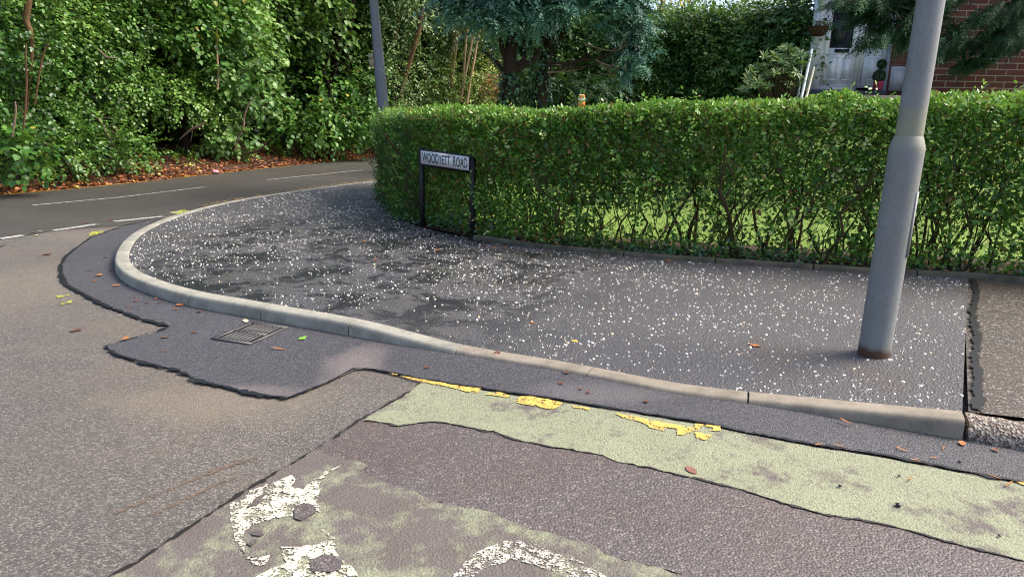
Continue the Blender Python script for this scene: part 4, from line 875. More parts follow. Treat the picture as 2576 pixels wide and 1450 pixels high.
# downpipe, trim, meter box
M_GREYP = m_plain('grey_plastic', lin(150, 164, 180), .45, .5, .1)
g = Geo(); dx = xd(2226) + .02; g.tube([(dx, YD - .08, zb - .3), (dx, YD - .08, zb + .93)], .034, 14); g.tube([(dx, YD - .08, zb + .90), (dx, YD - .08, zb + .99)], .042, 14); g.tube([(dx + .02, YD - .08, zb + .98), (dx + .02, YD - .08, ZR)], .03, 14); g.box((dx + .03, YD - .09, zb + .93), (dx + .12, YD - .002, zb + .95)); g.build('downpipe', M_GREYP, hs, True)
g = Geo(); g.box((xr - .03, YD - .03, zb - .2), (xr + .012, YD + .02, ZR - .02)); g.build('corner_trim', M_UPVC, hs)
mb0, mb1, mz0, mz1 = xd(2243), xd(2292), zd(226), zd(165)
g = Geo(); g.box((mb0, YD - .06, mz0), (mb1, YD - .003, mz1)); bx(g, mb0 + .03, mb1 - .03, mz0 + .03, mz1 - .05, -.068, -.061); mb = g.build('meter_box', m_plain('meter_box', lin(228, 232, 234), .5, .4, .06), hs)
g = Geo(); bx(g, mb0 + .06, mb1 - .06, mz1 - .075, mz1 - .068, -.071, -.0685); bx(g, mb0 + .06, mb1 - .06, mz0 + .05, mz0 + .056, -.071, -.0685); bx(g, mb0 + .05, mb0 + .062, mz0 + .24, mz0 + .255, -.074, -.0685); g.build('door_trim', M_UPVC2, mb)
# wall lantern
wl = at(2068, 6, YD - .08); ln = thing('wall_lantern', 'small white wall lantern above the hanging basket left of the front door', 'wall lantern', wl)
g = Geo(); lathe(g, [(.03, -.16), (.045, -.14), (.07, .02), (.075, .03)], 8, None, wl); g.build('glass_shade', m_plain('lantern_glass', lin(190, 200, 190), .2, .5), ln)
g = Geo(); lathe(g, [(.095, .031), (.09, .05), (.04, .11), (.01, .14)], 8, None, wl); g.box((wl[0] - .02, wl[1], wl[2] - .02), (wl[0] + .02, YD - .012, wl[2] + .02)); g.build('lantern_top', M_UPVC, ln)
# hanging basket
hbk = at(2058, 68, YD - .20); kb_ = thing('hanging_basket', 'coir wall basket with straggly plants hanging on the frame beside the door', 'hanging basket', hbk)
M_COIR = m_bark('coir', lin(122, 84, 56), lin(70, 46, 32), 60)
g = Geo(); th = np.linspace(np.pi, 2 * np.pi, 14); V = []
for f in np.linspace(0, 1, 7):
    for a in th: V.append(hbk + np.array([np.cos(a) * .20 * np.cos(f * 1.35), np.sin(a) * .19 * np.cos(f * 1.35), -.19 * np.sin(f * 1.35)]))
i = np.arange(6)[:, None] * 14; j = np.arange(13)[None]; g.add(np.array(V), np.stack([i + j, i + j + 1, i + 15 + j, i + 14 + j], -1).reshape(-1, 4)); g.add(np.array(V)[:14], [tuple(range(14))]); g.build('coir_liner', M_COIR, kb_)
g = Geo()
for a0 in np.linspace(0, np.pi, 8):
    for sgn in (-1, 1):
        pts = []
        for f in np.linspace(0, 1, 7): a = np.pi + np.clip(a0 + sgn * f * .9, 0, np.pi); pts.append(hbk + np.array([np.cos(a) * .206 * np.cos(f * 1.3), np.sin(a) * .196 * np.cos(f * 1.3), -.195 * np.sin(f * 1.3)]))
        g.tube(pts, .004, 5)
g.tube([hbk + np.array([np.cos(a) * .207, np.sin(a) * .197, 0]) for a in th], .006, 6); g.build('wire_frame', M_BLACK, kb_)
g = Geo(); rg = np.random.default_rng(5)
M_FLW = m_leaf('basket_plant', [(0, lin(70, 86, 46)), (.7, lin(120, 128, 72)), (.85, lin(110, 52, 62)), (1, lin(96, 40, 52))], .6, .3, .2)
for _ in range(16):
    b = hbk + [rg.uniform(-.14, .16), rg.uniform(-.15, -.02), 0]; e = b + [rg.normal() * .08, rg.normal() * .04, rg.uniform(.08, .34)]; g.tube([b, (b + e) / 2 + rg.normal(size=3) * .02, e], [.003, .0025, .0015], 4, .4)
    nq = 7; PP = b + (e - b) * rg.random((nq, 1)); leaves(g, PP, rg.normal(size=(nq, 3)), rg.normal(size=(nq, 3)), .035, .022, T_OVAL, rg.random(nq))
n = 90; PP = hbk + np.stack([rg.uniform(.02, .27, n), rg.uniform(-.17, 0, n), rg.uniform(-.08, .06, n)], -1); leaves(g, PP, rg.normal(size=(n, 3)), rg.normal(size=(n, 3)), .05, .02, T_OVAL, rg.random(n) * .7); g.build('plants', M_FLW, kb_)
# handrail
hr0, hr1 = at(2046, 126, 13.9), at(2018, 232, 13.2); hr = thing('handrail', 'white double handrail sloping beside the steps below the front door', 'handrail', (hr1[0], hr1[1], hr1[2] - .3))
for (dx_, dz_, r_) in ((-.03, 0, .026), (.05, -.35, .024)):
    g = Geo(); a, b = hr0 + [dx_, 0, dz_ * .9], hr1 + [dx_, 0, -.35]; g.tube([b, a], r_, 10); g.build('rail', M_UPVC if dz_ == 0 else m_plain('cream_rail', lin(216, 210, 190), .5, .4, .05), hr, True)
g = Geo(); g.tube([hr0 + [-.03, 0, 0.005], hr0 + [.05, .35, -.02], hr0 + [.05, .9, -.02]], .02, 8); g.tube([hr0 + [.05, .6, -.9], hr0 + [.05, .6, -.02]], .02, 8); g.build('rail_post', M_UPVC, hr)
# topiary in a pink pot
tp = at(2207, 226, YD - .30); tz = thing('topiary_plant', 'clipped two ball topiary in a pink pot by the front door', 'topiary', tp)
g = Geo(); lathe(g, [(.075, 0), (.095, .13), (.102, .15), (.10, .165)], 20, None, tp); g.build('pot', m_plain('pink_pot', lin(176, 52, 88), .45, .5, .1), tz, True)
g = Geo(); g.tube([tp + [0, 0, .15], tp + [0.02, 0, .52]], .012, 7); g.build('stem', M_STEM, tz)
M_BOX = m_leaf('box_leaf', [(0, lin(30, 60, 32)), (.5, lin(50, 88, 44)), (1, lin(82, 120, 62))], .4, .5, .15)
rg = np.random.default_rng(9)
for (cz, r_, dx_) in ((.27, .115, 0), (.50, .082, .02)):
    g = Geo(); n = 1500; d = nz(rg.normal(size=(n, 3))); P = tp + [dx_, 0, cz] + d * r_ * (1 - .2 * rg.random((n, 1))) * [1, 1, 1.05]; leaves(g, P, d + rg.normal(size=(n, 3)) * .6, d + rg.normal(size=(n, 3)) * .6, .026, .016, T_KITE, rg.random(n)); g.build('leaf_ball', M_BOX, tz)
# terrace the door stands on
g = Geo(); g.box((xl - .1, YD - 1.0, .1), (xc + .2, YD + .3, zb - .175)); tag(g.build('terrace', m_plain('paving', lin(120, 112, 104), .8, .3, .2)), kind='structure')
# rockery stones at the lawn's far side
M_STONE = m_plain('pale_stone', lin(176, 172, 168), .9, .2, .2, 8)
for (u, v) in ((2118, 436), (2160, 430), (2190, 432)):
    p = at(u, v, 11.0); g = Geo(); th = np.linspace(0, np.pi, 7); lathe(g, [(.11 * np.sin(a) + .002, -.1 * np.cos(a)) for a in th], 12, None, p); o = g.build('border_stone', M_STONE, smooth=True, loc=p); tag(o, 'pale rounded garden stone seen through the hedge left of the lamp post', 'stone', 'pale garden stones')
# ------------------------------------------------------------------ verge and woodland floor
def hills(x, y):
    """height of the woodland floor: rises away from the road edge"""
    d = (np.stack([x, y], -1) - edge[0, :2]) @ tn[:2]; return d
eN2 = nz(np.stack([-np.gradient(edge[:, 1]), np.gradient(edge[:, 0]), 0 * edge[:, 0]], -1))
offs = np.array([0, .06, .25, .6, 1.0, 1.6, 2.4, 4, 8, 16, 30, 45]); zz = np.array([-.01, .03, .07, .12, .20, .32, .45, .65, 1.0, 1.6, 2.4, 3.0])
V = edge[:, None] + eN2[:, None] * offs[None, :, None]; V[:, :, 2] = zz[None]; V[:, 2:, 2] += .05 * noise(V[:, 2:], 1.3)
m = len(offs); i = np.arange(len(edge) - 1)[:, None] * m; j = np.arange(m - 1)[None]
kk = NT('woodland_floor'); kk.col(kk.mix(kk.noise(6, 5), lin(86, 58, 38), lin(52, 40, 28))); kk.val('Roughness', 1.); kk.bump(kk.noise(18, 4), .9, .05)
g = Geo(); g.add(V.reshape(-1, 3), np.stack([i + j, i + m + j, i + m + j + 1, i + j + 1], -1).reshape(-1, 4)[:, ::-1]); o = tag(g.build('verge', kk.m, smooth=True), kind='structure')
def verge_pt(s, o):
    k_ = s * (len(edge) - 1.01); i0 = k_.astype(int); f = (k_ - i0)[:, None]; p = edge[i0] * (1 - f) + edge[i0 + 1] * f + eN2[i0] * o[:, None]
    p[:, 2] = np.interp(o, offs, zz) + np.where(o > .2, .05 * noise(p, 1.3), 0); return p
rg = np.random.default_rng(201); n = 20000; P = verge_pt(rg.random(n), -.12 + rg.random(n) ** 1.5 * 2.4); P[:, 2] = np.maximum(P[:, 2], .008) + rg.random(n) * .03
L = rg.uniform(.05, .11, n); g = Geo(); leaves(g, P, rg.normal(size=(n, 3)) * [1, 1, .3], nz(UPV + rg.normal(size=(n, 3)) * .45), L, L * .7, T_OVAL, np.clip(rg.beta(1.1, 1.9, n), 0, 1))
tag(g.build('verge_leaf_litter', M_DEAD), kind='stuff')
M_UNDER = m_leaf('undergrowth_leaf', [(0, lin(40, 74, 30)), (.4, lin(74, 116, 42)), (.75, lin(118, 152, 58)), (1, lin(184, 186, 78))], .45, .45, .3)
n = 2600; o_ = .55 + rg.random(n) ** .9 * 1.6; P = verge_pt(rg.random(n), o_); keep = rg.random(n) < np.clip(.35 + .5 * noise(P, 1.1) + (o_ - .8) * .6, 0.03, 1); P = P[keep]; n = len(P)
P[:, 2] += .04; g = Geo(); twigs(g, rg, P, nz(rg.normal(size=(n, 3)) * .6 + UPV * .7 - tn * .4), UPV + rg.normal(size=(n, 3)) * .4, 7, .035, .07, .05, T_HEART, np.clip(.5 + .25 * noise(P, 1.) + .15 * rg.normal(size=n), 0, 1), droop=.01)
tag(g.build('undergrowth', M_UNDER), kind='stuff')

# ------------------------------------------------------------------ leaf colours of the wood
LG = lambda *c: [(i / (len(c) - 1), lin(*x)) for i, x in enumerate(c)]
M_HAW = m_leaf('hawthorn_leaf', LG((38, 74, 32), (72, 116, 46), (108, 150, 64), (152, 184, 90)), .36, .6, .25)
M_SYC = m_leaf('sycamore_leaf', LG((40, 74, 38), (72, 116, 54), (108, 150, 76), (150, 180, 106)), .42, .5, .22)
M_LIME = m_leaf('lime_leaf', LG((40, 78, 34), (68, 116, 46), (98, 146, 60), (142, 176, 88)), .42, .5, .32, odd=(.985, lin(206, 180, 70)))
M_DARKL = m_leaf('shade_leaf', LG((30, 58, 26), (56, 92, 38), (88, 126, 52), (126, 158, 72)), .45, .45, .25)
M_ASH = m_leaf('ash_leaf', LG((44, 74, 40), (78, 112, 58), (116, 146, 84), (168, 186, 122)), .35, .6, .3)
M_BEECH = m_leaf('beech_hedge_leaf', LG((38, 70, 42), (68, 106, 58), (108, 144, 76), (160, 184, 104)), .45, .45, .25)
M_YELL = m_leaf('autumn_leaf', LG((150, 140, 50), (196, 180, 60), (226, 206, 90)), .5, .4, .35)
M_RUST = m_leaf('rusty_leaf', LG((96, 86, 52), (140, 112, 68), (170, 134, 86)), .5, .3, .25)
M_TRUNK = m_bark('woodland_bark', lin(92, 76, 58), lin(44, 38, 32), 7)
M_TRUNKS = m_bark('pale_sunlit_bark', lin(196, 168, 130), lin(132, 104, 76), 9)  # sunlight on the thin trunks put into a paler bark colour
M_TRUNKD = m_bark('shaded_bark', lin(58, 48, 40), lin(28, 24, 22), 7)  # bark darkened, shade inside the wood put into the colour
M_TRUNKR = m_bark('reddish_bark', lin(126, 98, 66), lin(66, 50, 36), 9)
M_DEADW = m_bark('dead_wood', lin(150, 130, 112), lin(92, 76, 64), 16)
def Yfront(u): return np.interp(u, [-300, 0, 300, 600, 925, 1100, 1280], [11.6, 12.6, 15.6, 19.2, 22.6, 25.5, 28])
hollows = [(452, 352, 78, 44), (300, 345, 60, 30), (838, 90, 16, 110), (642, 330, 30, 50), (415, 130, 40, 34), (540, 395, 60, 16), (700, 250, 20, 40)]
def region_blobs(rg, u0, u1, vt, vb, rp, yoff, hollow=True, slope=.0, topv=None, jitter=.35):
    out = []; st = rp * 1.24
    for u in np.arange(u0, u1 + 1, st):
        for v in np.arange(vt, vb + 1, st):
            uu, vv = u + rg.uniform(-.4, .4) * st, v + rg.uniform(-.4, .4) * st
            if topv is not None and vv < np.interp(uu, *topv): continue
            if hollow and any(((uu - a) / (c + rp * .55)) ** 2 + ((vv - b) / (d + rp * .55)) ** 2 < 1 for a, b, c, d in hollows): continue
            Y = Yfront(uu) + yoff + slope * (vb - vv) / 100 + rg.normal() * jitter; c = at(uu, vv, Y); r = rp / F * Y * rg.uniform(.8, 1.25)
            out.append((c, (r * 1.1, r * 1.15, r * .85)))
    return out
def trunk_geo(g, p0, p1, r0, r1, bend=.12, limbs=0, rg=rng, k=8):
    t = np.linspace(0, 1, 9)[:, None]; P = p0 * (1 - t) + p1 * t; off = np.cumsum(rg.normal(size=(9, 3)) * [1, 1, .2] * bend * .35, 0); off -= off[0] * 1; P = P + off * np.sin(np.pi * t)
    g.tube(P, np.linspace(r0, r1, 9), k)
    for _ in range(limbs):
        a = P[rg.integers(3, 8)]; e = a + nz(rg.normal(size=3) * [1, 1, .4] + UPV * .6) * np.linalg.norm(p1 - p0) * rg.uniform(.18, .4); g.tube([a, (a + e) / 2 + rg.normal(size=3) * .08, e], [r0 * .4, r0 * .3, r0 * .1], 6)
    return g
def wood_tree(name, label, cat, blobs, mat, leaf, trunk, seed, group=None, tmat=None, limbs=5):
    """blobs of leafy twigs round a trunk that is given as foot and head points with radii"""
    rg = np.random.default_rng(seed); foot, head, r0, r1 = trunk; root = thing(name, label, cat, foot, group)
    g = Geo(); blob_foliage(g, rg, blobs, **leaf); g.build('crown', mat, root)
    g = Geo(); trunk_geo(g, np.array(foot, float), np.array(head, float), r0, r1, .3, limbs, rg); g.build('trunk', tmat or M_TRUNKD, root); return root
def tr_px(u0, v0, Y, u1, v1, dY=0): return at(u0, v0, Y), at(u1, v1, Y + dY)
hawleaf = dict(per_m2=30, nl=8, step=.05, L=.082, W=.07, t=T_OVAL, outw=.7, down=.25, lump=.22, spread=.9)
sycleaf = dict(per_m2=15, nl=6, step=.075, L=.15, W=.16, t=T_MAPLE, outw=.5, down=.35, lump=.22)
limleaf = dict(per_m2=17, nl=7, step=.085, L=.13, W=.105, t=T_HEART, outw=.6, down=.4, lump=.25)
darkleaf = dict(per_m2=9, nl=6, step=.09, L=.16, W=.13, t=T_HEART, outw=.5, down=.3, lump=.25)
fineleaf = dict(per_m2=17, nl=8, step=.07, L=.11, W=.06, t=T_OVAL, outw=.6, down=.3, lump=.25)
ashleaf = dict(per_m2=16, nl=8, step=.09, L=.17, W=.07, t=T_LANCE, outw=.45, down=.8, lump=.25, upn=.4)
rg = np.random.default_rng(301)
gf = lambda u, dy=.8: (lambda Y: np.array([*at(u, 430, Y)[:2], .3]))(Yfront(u) + dy)
def hd_(u, v, dy=.8): return at(u, v, Yfront(u) + dy)
trees = [
 ('hawthorn_tree', 'small glossy leaved hawthorn at the left edge, crossed by a bare reddish trunk', region_blobs(rg, -170, 150, -210, 372, 44, 0, slope=.05), M_HAW, hawleaf, (gf(40), hd_(60, -200), .12, .05)),
 ('hawthorn_tree', 'bright hawthorn thicket spreading over the dark hollow, second from the left', region_blobs(rg, 168, 372, -210, 362, 42, .1, slope=.05), M_HAW, hawleaf, (gf(270), hd_(262, -200), .12, .05)),
 ('hawthorn_tree', 'hawthorn with outreaching sprays between the dark hollow and the sycamore', region_blobs(rg, 388, 548, -40, 362, 40, .1, slope=.05), M_HAW, hawleaf, (gf(470), hd_(470, -120), .11, .05)),
 ('sycamore_tree', 'dull green sycamore with lobed leaves reaching down to the leaf litter', region_blobs(rg, 555, 672, 95, 372, 36, .2), M_SYC, sycleaf, (gf(600), hd_(610, -150), .13, .06)),
 ('lime_tree', 'lime tree branches with large pale leaves hanging in over the top of the thicket', region_blobs(rg, 440, 630, -260, 60, 36, -.4, False), M_LIME, limleaf, (gf(520, 2.5), hd_(540, -300, 2.0), .18, .09)),
 ('elm_tree', 'low elm mound with bright heart shaped leaves left of the banded lamp post', region_blobs(rg, 668, 955, 150, 356, 36, .1, slope=.35, topv=([660, 730, 800, 860, 955], [255, 225, 205, 185, 172])), M_LIME, dict(limleaf, per_m2=15), (gf(800), hd_(815, 150), .10, .05)),
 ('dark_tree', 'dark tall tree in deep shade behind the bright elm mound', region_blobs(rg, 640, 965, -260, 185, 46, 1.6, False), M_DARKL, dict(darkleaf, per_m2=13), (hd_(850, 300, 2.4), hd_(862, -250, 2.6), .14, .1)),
 ('sycamore_tree', 'shaded sycamore high behind the thicket, left of the dark twin trunks', region_blobs(rg, 560, 720, -150, 90, 44, 1.4), M_SYC, dict(sycleaf, per_m2=9), (hd_(660, 300, 2.0), hd_(668, -200, 2.0), .11, .07)),
 ('alder_tree', 'fine leaved tree just right of the banded lamp post, behind a leaning trunk', region_blobs(rg, 955, 1095, 40, 262, 34, .4), M_ASH, fineleaf, (gf(1000), hd_(1000, -150), .13, .07)),
 ('willow_shrub', 'sunlit yellowish shrub at the foot of the thin pale trunks', region_blobs(rg, 1085, 1262, 178, 262, 30, .2), m_leaf('willow_leaf', LG((60, 88, 44), (100, 126, 58), (146, 162, 78), (196, 196, 96)), .45, .4, .3), dict(fineleaf, per_m2=20), (gf(1170), hd_(1170, 180), .07, .04)),
 ('ash_tree', 'ash tree with drooping narrow leaves hanging over the thin pale trunks', region_blobs(rg, 975, 1275, -260, 60, 40, .2), M_ASH, ashleaf, (gf(1060, 2), hd_(1060, -260, 2), .2, .1)),
 ('holly_tree', 'dark evergreen filling the gap behind the pale trunks beside the blue conifer', region_blobs(rg, 1095, 1290, 60, 190, 38, 2.2), M_DARKL, dict(darkleaf, L=.12, W=.08, per_m2=14), (gf(1190, 3), hd_(1190, -60, 3), .15, .08)),
]
for a in trees: wood_tree(a[0], a[1], 'shrub' if 'shrub' in a[0] else 'tree', a[2], a[3], a[4], a[5], abs(hash(a[0])) % 7 + len(a[1]), limbs=4) if False else wood_tree(a[0], a[1], 'shrub' if 'shrub' in a[0] else 'tree', a[2], a[3], a[4], a[5], 400 + len(a[1]), limbs=4)
# rust coloured sprays by the conifer's foot, bright large-leaved plants at the left foot
wood_tree('rusty_shrub', 'rust coloured shrub beside the ivied conifer trunk', 'shrub', [(at(1248, v, 24.), (.28, .3, .35)) for v in (188, 215, 240)], M_RUST, dict(sycleaf, per_m2=22, L=.13, W=.12), (at(1250, 262, 24.), at(1248, 190, 24.), .03, .015), 31, limbs=2)
wood_tree('knotweed_plant', 'low plants with broad light green leaves at the bottom left of the wood', 'plant', [(at(u, v, 11.9), (.22, .25, .2)) for u, v in ((-40, 378), (5, 384), (40, 372), (18, 356), (78, 368), (-60, 352), (55, 384))], M_LIME, dict(limleaf, per_m2=36, nl=5, L=.13, W=.10), (at(20, 462, 11.9), at(25, 400, 11.9), .02, .01), 32, limbs=2)
wood_tree('bramble_shrub', 'rounded bramble bush with light leaves near the road, left of the dark hollow', 'shrub', [(at(u, v, Yfront(u) - .5), (.45, .45, .35)) for u, v in ((215, 362), (265, 350), (300, 372), (180, 378), (345, 372), (300, 370), (130, 385))], M_HAW, dict(hawleaf, per_m2=30), (at(250, 440, 14.5), at(250, 380, 14.5), .03, .015), 33, limbs=2)
# the wood behind, one mass
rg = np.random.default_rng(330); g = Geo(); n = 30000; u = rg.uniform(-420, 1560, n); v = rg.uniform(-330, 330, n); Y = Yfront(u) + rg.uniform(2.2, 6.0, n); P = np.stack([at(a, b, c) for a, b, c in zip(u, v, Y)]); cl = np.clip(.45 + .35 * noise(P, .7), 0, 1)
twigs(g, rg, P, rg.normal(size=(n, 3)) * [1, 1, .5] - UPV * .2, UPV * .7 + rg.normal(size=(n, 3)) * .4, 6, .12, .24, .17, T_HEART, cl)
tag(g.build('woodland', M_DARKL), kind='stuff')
# bare trunks and stems in front of or inside the foliage
def stem_thing(name, label, cat, pts, rad, mat, group=None, k=7, branches=()):
    P = catmull(np.array(pts), 5); root = P[0]; g = Geo(); g.tube(P, np.interp(np.linspace(0, 1, len(P)), np.linspace(0, 1, len(rad)), rad), k)
    for b in branches: g.tube(catmull(np.array(b), 4), np.linspace(rad[-1] * .8, rad[-1] * .3, len(catmull(np.array(b), 4))), 5)
    return tag(g.build(name, mat, smooth=True, loc=root), label, cat, group)
S = lambda L, Y: [at(u, v, Y) for u, v in L]
stem_thing('tree_trunk', 'thick mossy reddish trunk coming down from the top left corner', 'tree trunk', S([(60, 330), (72, 230), (80, 130), (76, 80), (66, 50), (72, 0), (74, -120)], 12.7), [.02, .025, .03, .05, .055, .06, .06], M_TRUNKR)
stem_thing('bare_stem', 'straight bare brown stem standing at far left in front of the hawthorn', 'stem', S([(58, 335), (64, 270), (67, 210), (65, 150), (66, 110)], 11.9), [.018, .018, .017, .016, .012], M_TRUNKR, branches=[S([(66, 200), (80, 165), (90, 150), (112, 138)], 11.9), S([(60, 290), (50, 270), (44, 262)], 11.9)])
stem_thing('bare_stem', 'leaning bare brown stem with a broken hooked top at left', 'stem', S([(88, 262), (97, 200), (106, 150), (116, 118), (122, 112)], 11.95), [.014, .016, .016, .015, .012], M_TRUNKR, branches=[S([(110, 135), (92, 140), (78, 150)], 11.95)])
stem_thing('bare_stem', 'thin crooked stem low down beside the knotweed at far left', 'stem', S([(30, 345), (36, 310), (40, 280), (38, 255)], 11.7), [.02, .02, .018, .012], M_DEADW)
stem_thing('dead_branch', 'forked pale dead branch sticking out of the hawthorn leaves', 'dead branch', S([(243, 122), (262, 138), (268, 144), (297, 148)], Yfront(265) - .9), [.014, .02, .022, .012], M_DEADW, branches=[S([(262, 138), (275, 128), (288, 126)], Yfront(265) - .9)])
stem_thing('dead_branch', 'grey dead limb lying across the dark hollow in the thicket', 'dead branch', S([(245, 295), (262, 325), (280, 355), (290, 372)], Yfront(265) - .5), [.02, .03, .035, .03], M_DEADW, branches=[S([(262, 325), (290, 335), (330, 355), (350, 362)], 15.), S([(255, 315), (285, 316), (300, 330)], 15.), S([(272, 345), (310, 352), (340, 358)], 15.), S([(250, 300), (270, 296), (290, 300)], 15.)])
stem_thing('dead_branch', 'broken pale branch leaning out between hawthorn and sycamore', 'dead branch', S([(452, 350), (480, 326), (505, 315), (518, 305)], Yfront(490) - .9), [.015, .03, .03, .012], M_DEADW, branches=[S([(485, 324), (482, 345), (478, 358)], 17.)])
stem_thing('bare_stem', 'long thin bare sapling rising diagonally from the litter right of the sycamore', 'sapling', S([(590, 378), (600, 345), (612, 320), (614, 295), (625, 262), (640, 246)], Yfront(610) - .8), [.03, .028, .028, .025, .022, .012], M_DEADW, branches=[S([(613, 312), (630, 305), (646, 290)], 18.6)])
stem_thing('dead_branch', 'dark fallen branch lying on the verge below the elm mound', 'dead branch', S([(612, 388), (640, 382), (660, 372), (672, 352)], Yfront(640) - 1.2), [.03, .035, .03, .015], M_TRUNK, branches=[S([(655, 374), (668, 372), (676, 360)], 18.4)])
stem_thing('bare_stem', 'slim pale upright stem in front of the sycamore leaves', 'stem', S([(546, 226), (549, 190), (546, 140), (545, 60)], Yfront(550) - .7), [.03, .03, .028, .02], M_TRUNKS)
for u0, u1, r_ in ((843, 857, .19), (871, 890, .10)):
    stem_thing('tree_trunk', 'dark shaded trunk, the thicker of the pair left of the banded post' if u0 == 843 else 'dark shaded trunk, the slimmer of the pair left of the banded post', 'tree trunk', S([(u0, 200), (u0 + 3, 130), (u1 - 4, 40), (u1, -80)], Yfront(850) + 1.2), [r_ * .8, r_ * .75, r_ * .7, r_ * .6], M_TRUNKD)
stem_thing('tree_trunk', 'leaning brown trunk right of the banded lamp post, lit near its foot', 'tree trunk', S([(1008, 252), (1013, 215), (1024, 175), (1040, 120), (1053, 76), (1062, 20)], 24.0), [.08, .085, .09, .09, .09, .08], M_TRUNKR)
stem_thing('tree_trunk', 'short sunlit orange trunk showing above the leaning trunk', 'tree trunk', S([(994, 110), (997, 69), (1003, 20), (1008, -60)], 24.2), [.07, .08, .08, .08], M_TRUNKS)
for (a, b) in (((1141, 88), (1133, 172)), ((1147, 94), (1136, 176)), ((1150, 104), (1141, 168))): stem_thing('pale_trunk', 'slender sunlit trunk in the close trio behind the hedge corner', 'tree trunk', S([(b[0] - 4, b[1] + 60), b, a, (a[0] + 6, a[1] - 90)], 26.), [.042, .042, .038, .03], M_TRUNKS, 'trio of pale trunks')
for (a, b) in (((1185, 118), (1167, 206)), ((1202, 98), (1182, 211)), ((1173, 96), (1166, 195))): stem_thing('pale_trunk', 'slender sunlit leaning trunk nearer the blue conifer', 'tree trunk', S([(b[0] - 8, b[1] + 50), b, a, (a[0] + 12, a[1] - 70)], 25.6), [.045, .045, .04, .03], M_TRUNKS, 'leaning pale trunks')

# ------------------------------------------------------------------ blue conifer pair
M_CYP = m_leaf('blue_cypress_leaf', LG((44, 80, 72), (86, 128, 112), (130, 170, 150), (178, 206, 186)), .5, .4, .15, tcol=(.1, .2, .1))
M_CYPD = m_leaf('shaded_cypress_leaf', LG((18, 40, 28), (34, 62, 40), (54, 88, 56), (80, 112, 72)), .65, .2, .15, tcol=(.1, .2, .06))  # right conifer: its backlit shade is put into the leaf colour
M_CBARK = m_bark('cypress_bark', lin(72, 56, 46), lin(36, 29, 25), 10)
def conifer_crown(g, rg, blobs, per_m2, Lr, droop=.35, back=-.3, M=8, K=4, fw=.3):
    for c, r in blobs:
        c = np.array(c); r = np.array(r);
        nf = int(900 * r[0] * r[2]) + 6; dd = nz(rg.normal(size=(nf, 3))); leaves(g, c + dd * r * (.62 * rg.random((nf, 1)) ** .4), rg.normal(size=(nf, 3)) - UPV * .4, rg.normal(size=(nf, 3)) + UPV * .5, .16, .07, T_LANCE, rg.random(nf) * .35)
        area = 4 * np.pi * (r[0] * r[1] * r[2]) ** (2 / 3); n = int(area * per_m2); d = nz(rg.normal(size=(n, 3)) * [1, 1, .9]); d = d[(d @ nz(CAM - c)) > back]; n = len(d)
        P = c + d * r * (1 - .45 * rg.random((n, 1)) ** 1.3) * (1 + .2 * noise(d * 2 + c))[:, None]
        hz_ = nz(d * [1, 1, .35]); L = rg.uniform(*Lr, n); cl = np.clip(.5 + .25 * noise(P, 1.2) + .12 * rg.normal(size=n), 0, 1)
        frond(g, rg, P - hz_ * (L * .4)[:, None], hz_ - UPV * .12 + rg.normal(size=(n, 3)) * .3, UPV * .75 + d * .55 + rg.normal(size=(n, 3)) * .25, L, cl, M, K, droop, fw)
bl = lambda L, Y: [(at(u, v, Y + dy), (a / F * Y, b_ / F * Y * 1.1, b2 / F * Y)) for u, v, a, b2, b_, dy in L]
Yc = 13.0
rgc = np.random.default_rng(501)
def ivy_on(g, p0, p1, r, n, rg):
    t = rg.random(n)[:, None]; th = rg.uniform(0, 6.28, n); d = np.stack([np.cos(th), np.sin(th), 0 * th], -1); P = p0 * (1 - t) + p1 * t + d * (r * rg.uniform(.95, 1.5, n))[:, None]; L = rg.uniform(.05, .095, n)
    leaves(g, P, d * .4 - UPV * .9 + rg.normal(size=(n, 3)) * .4, d + UPV * .4 + rg.normal(size=(n, 3)) * .3, L, L * .95, T_IVY, rg.random(n))
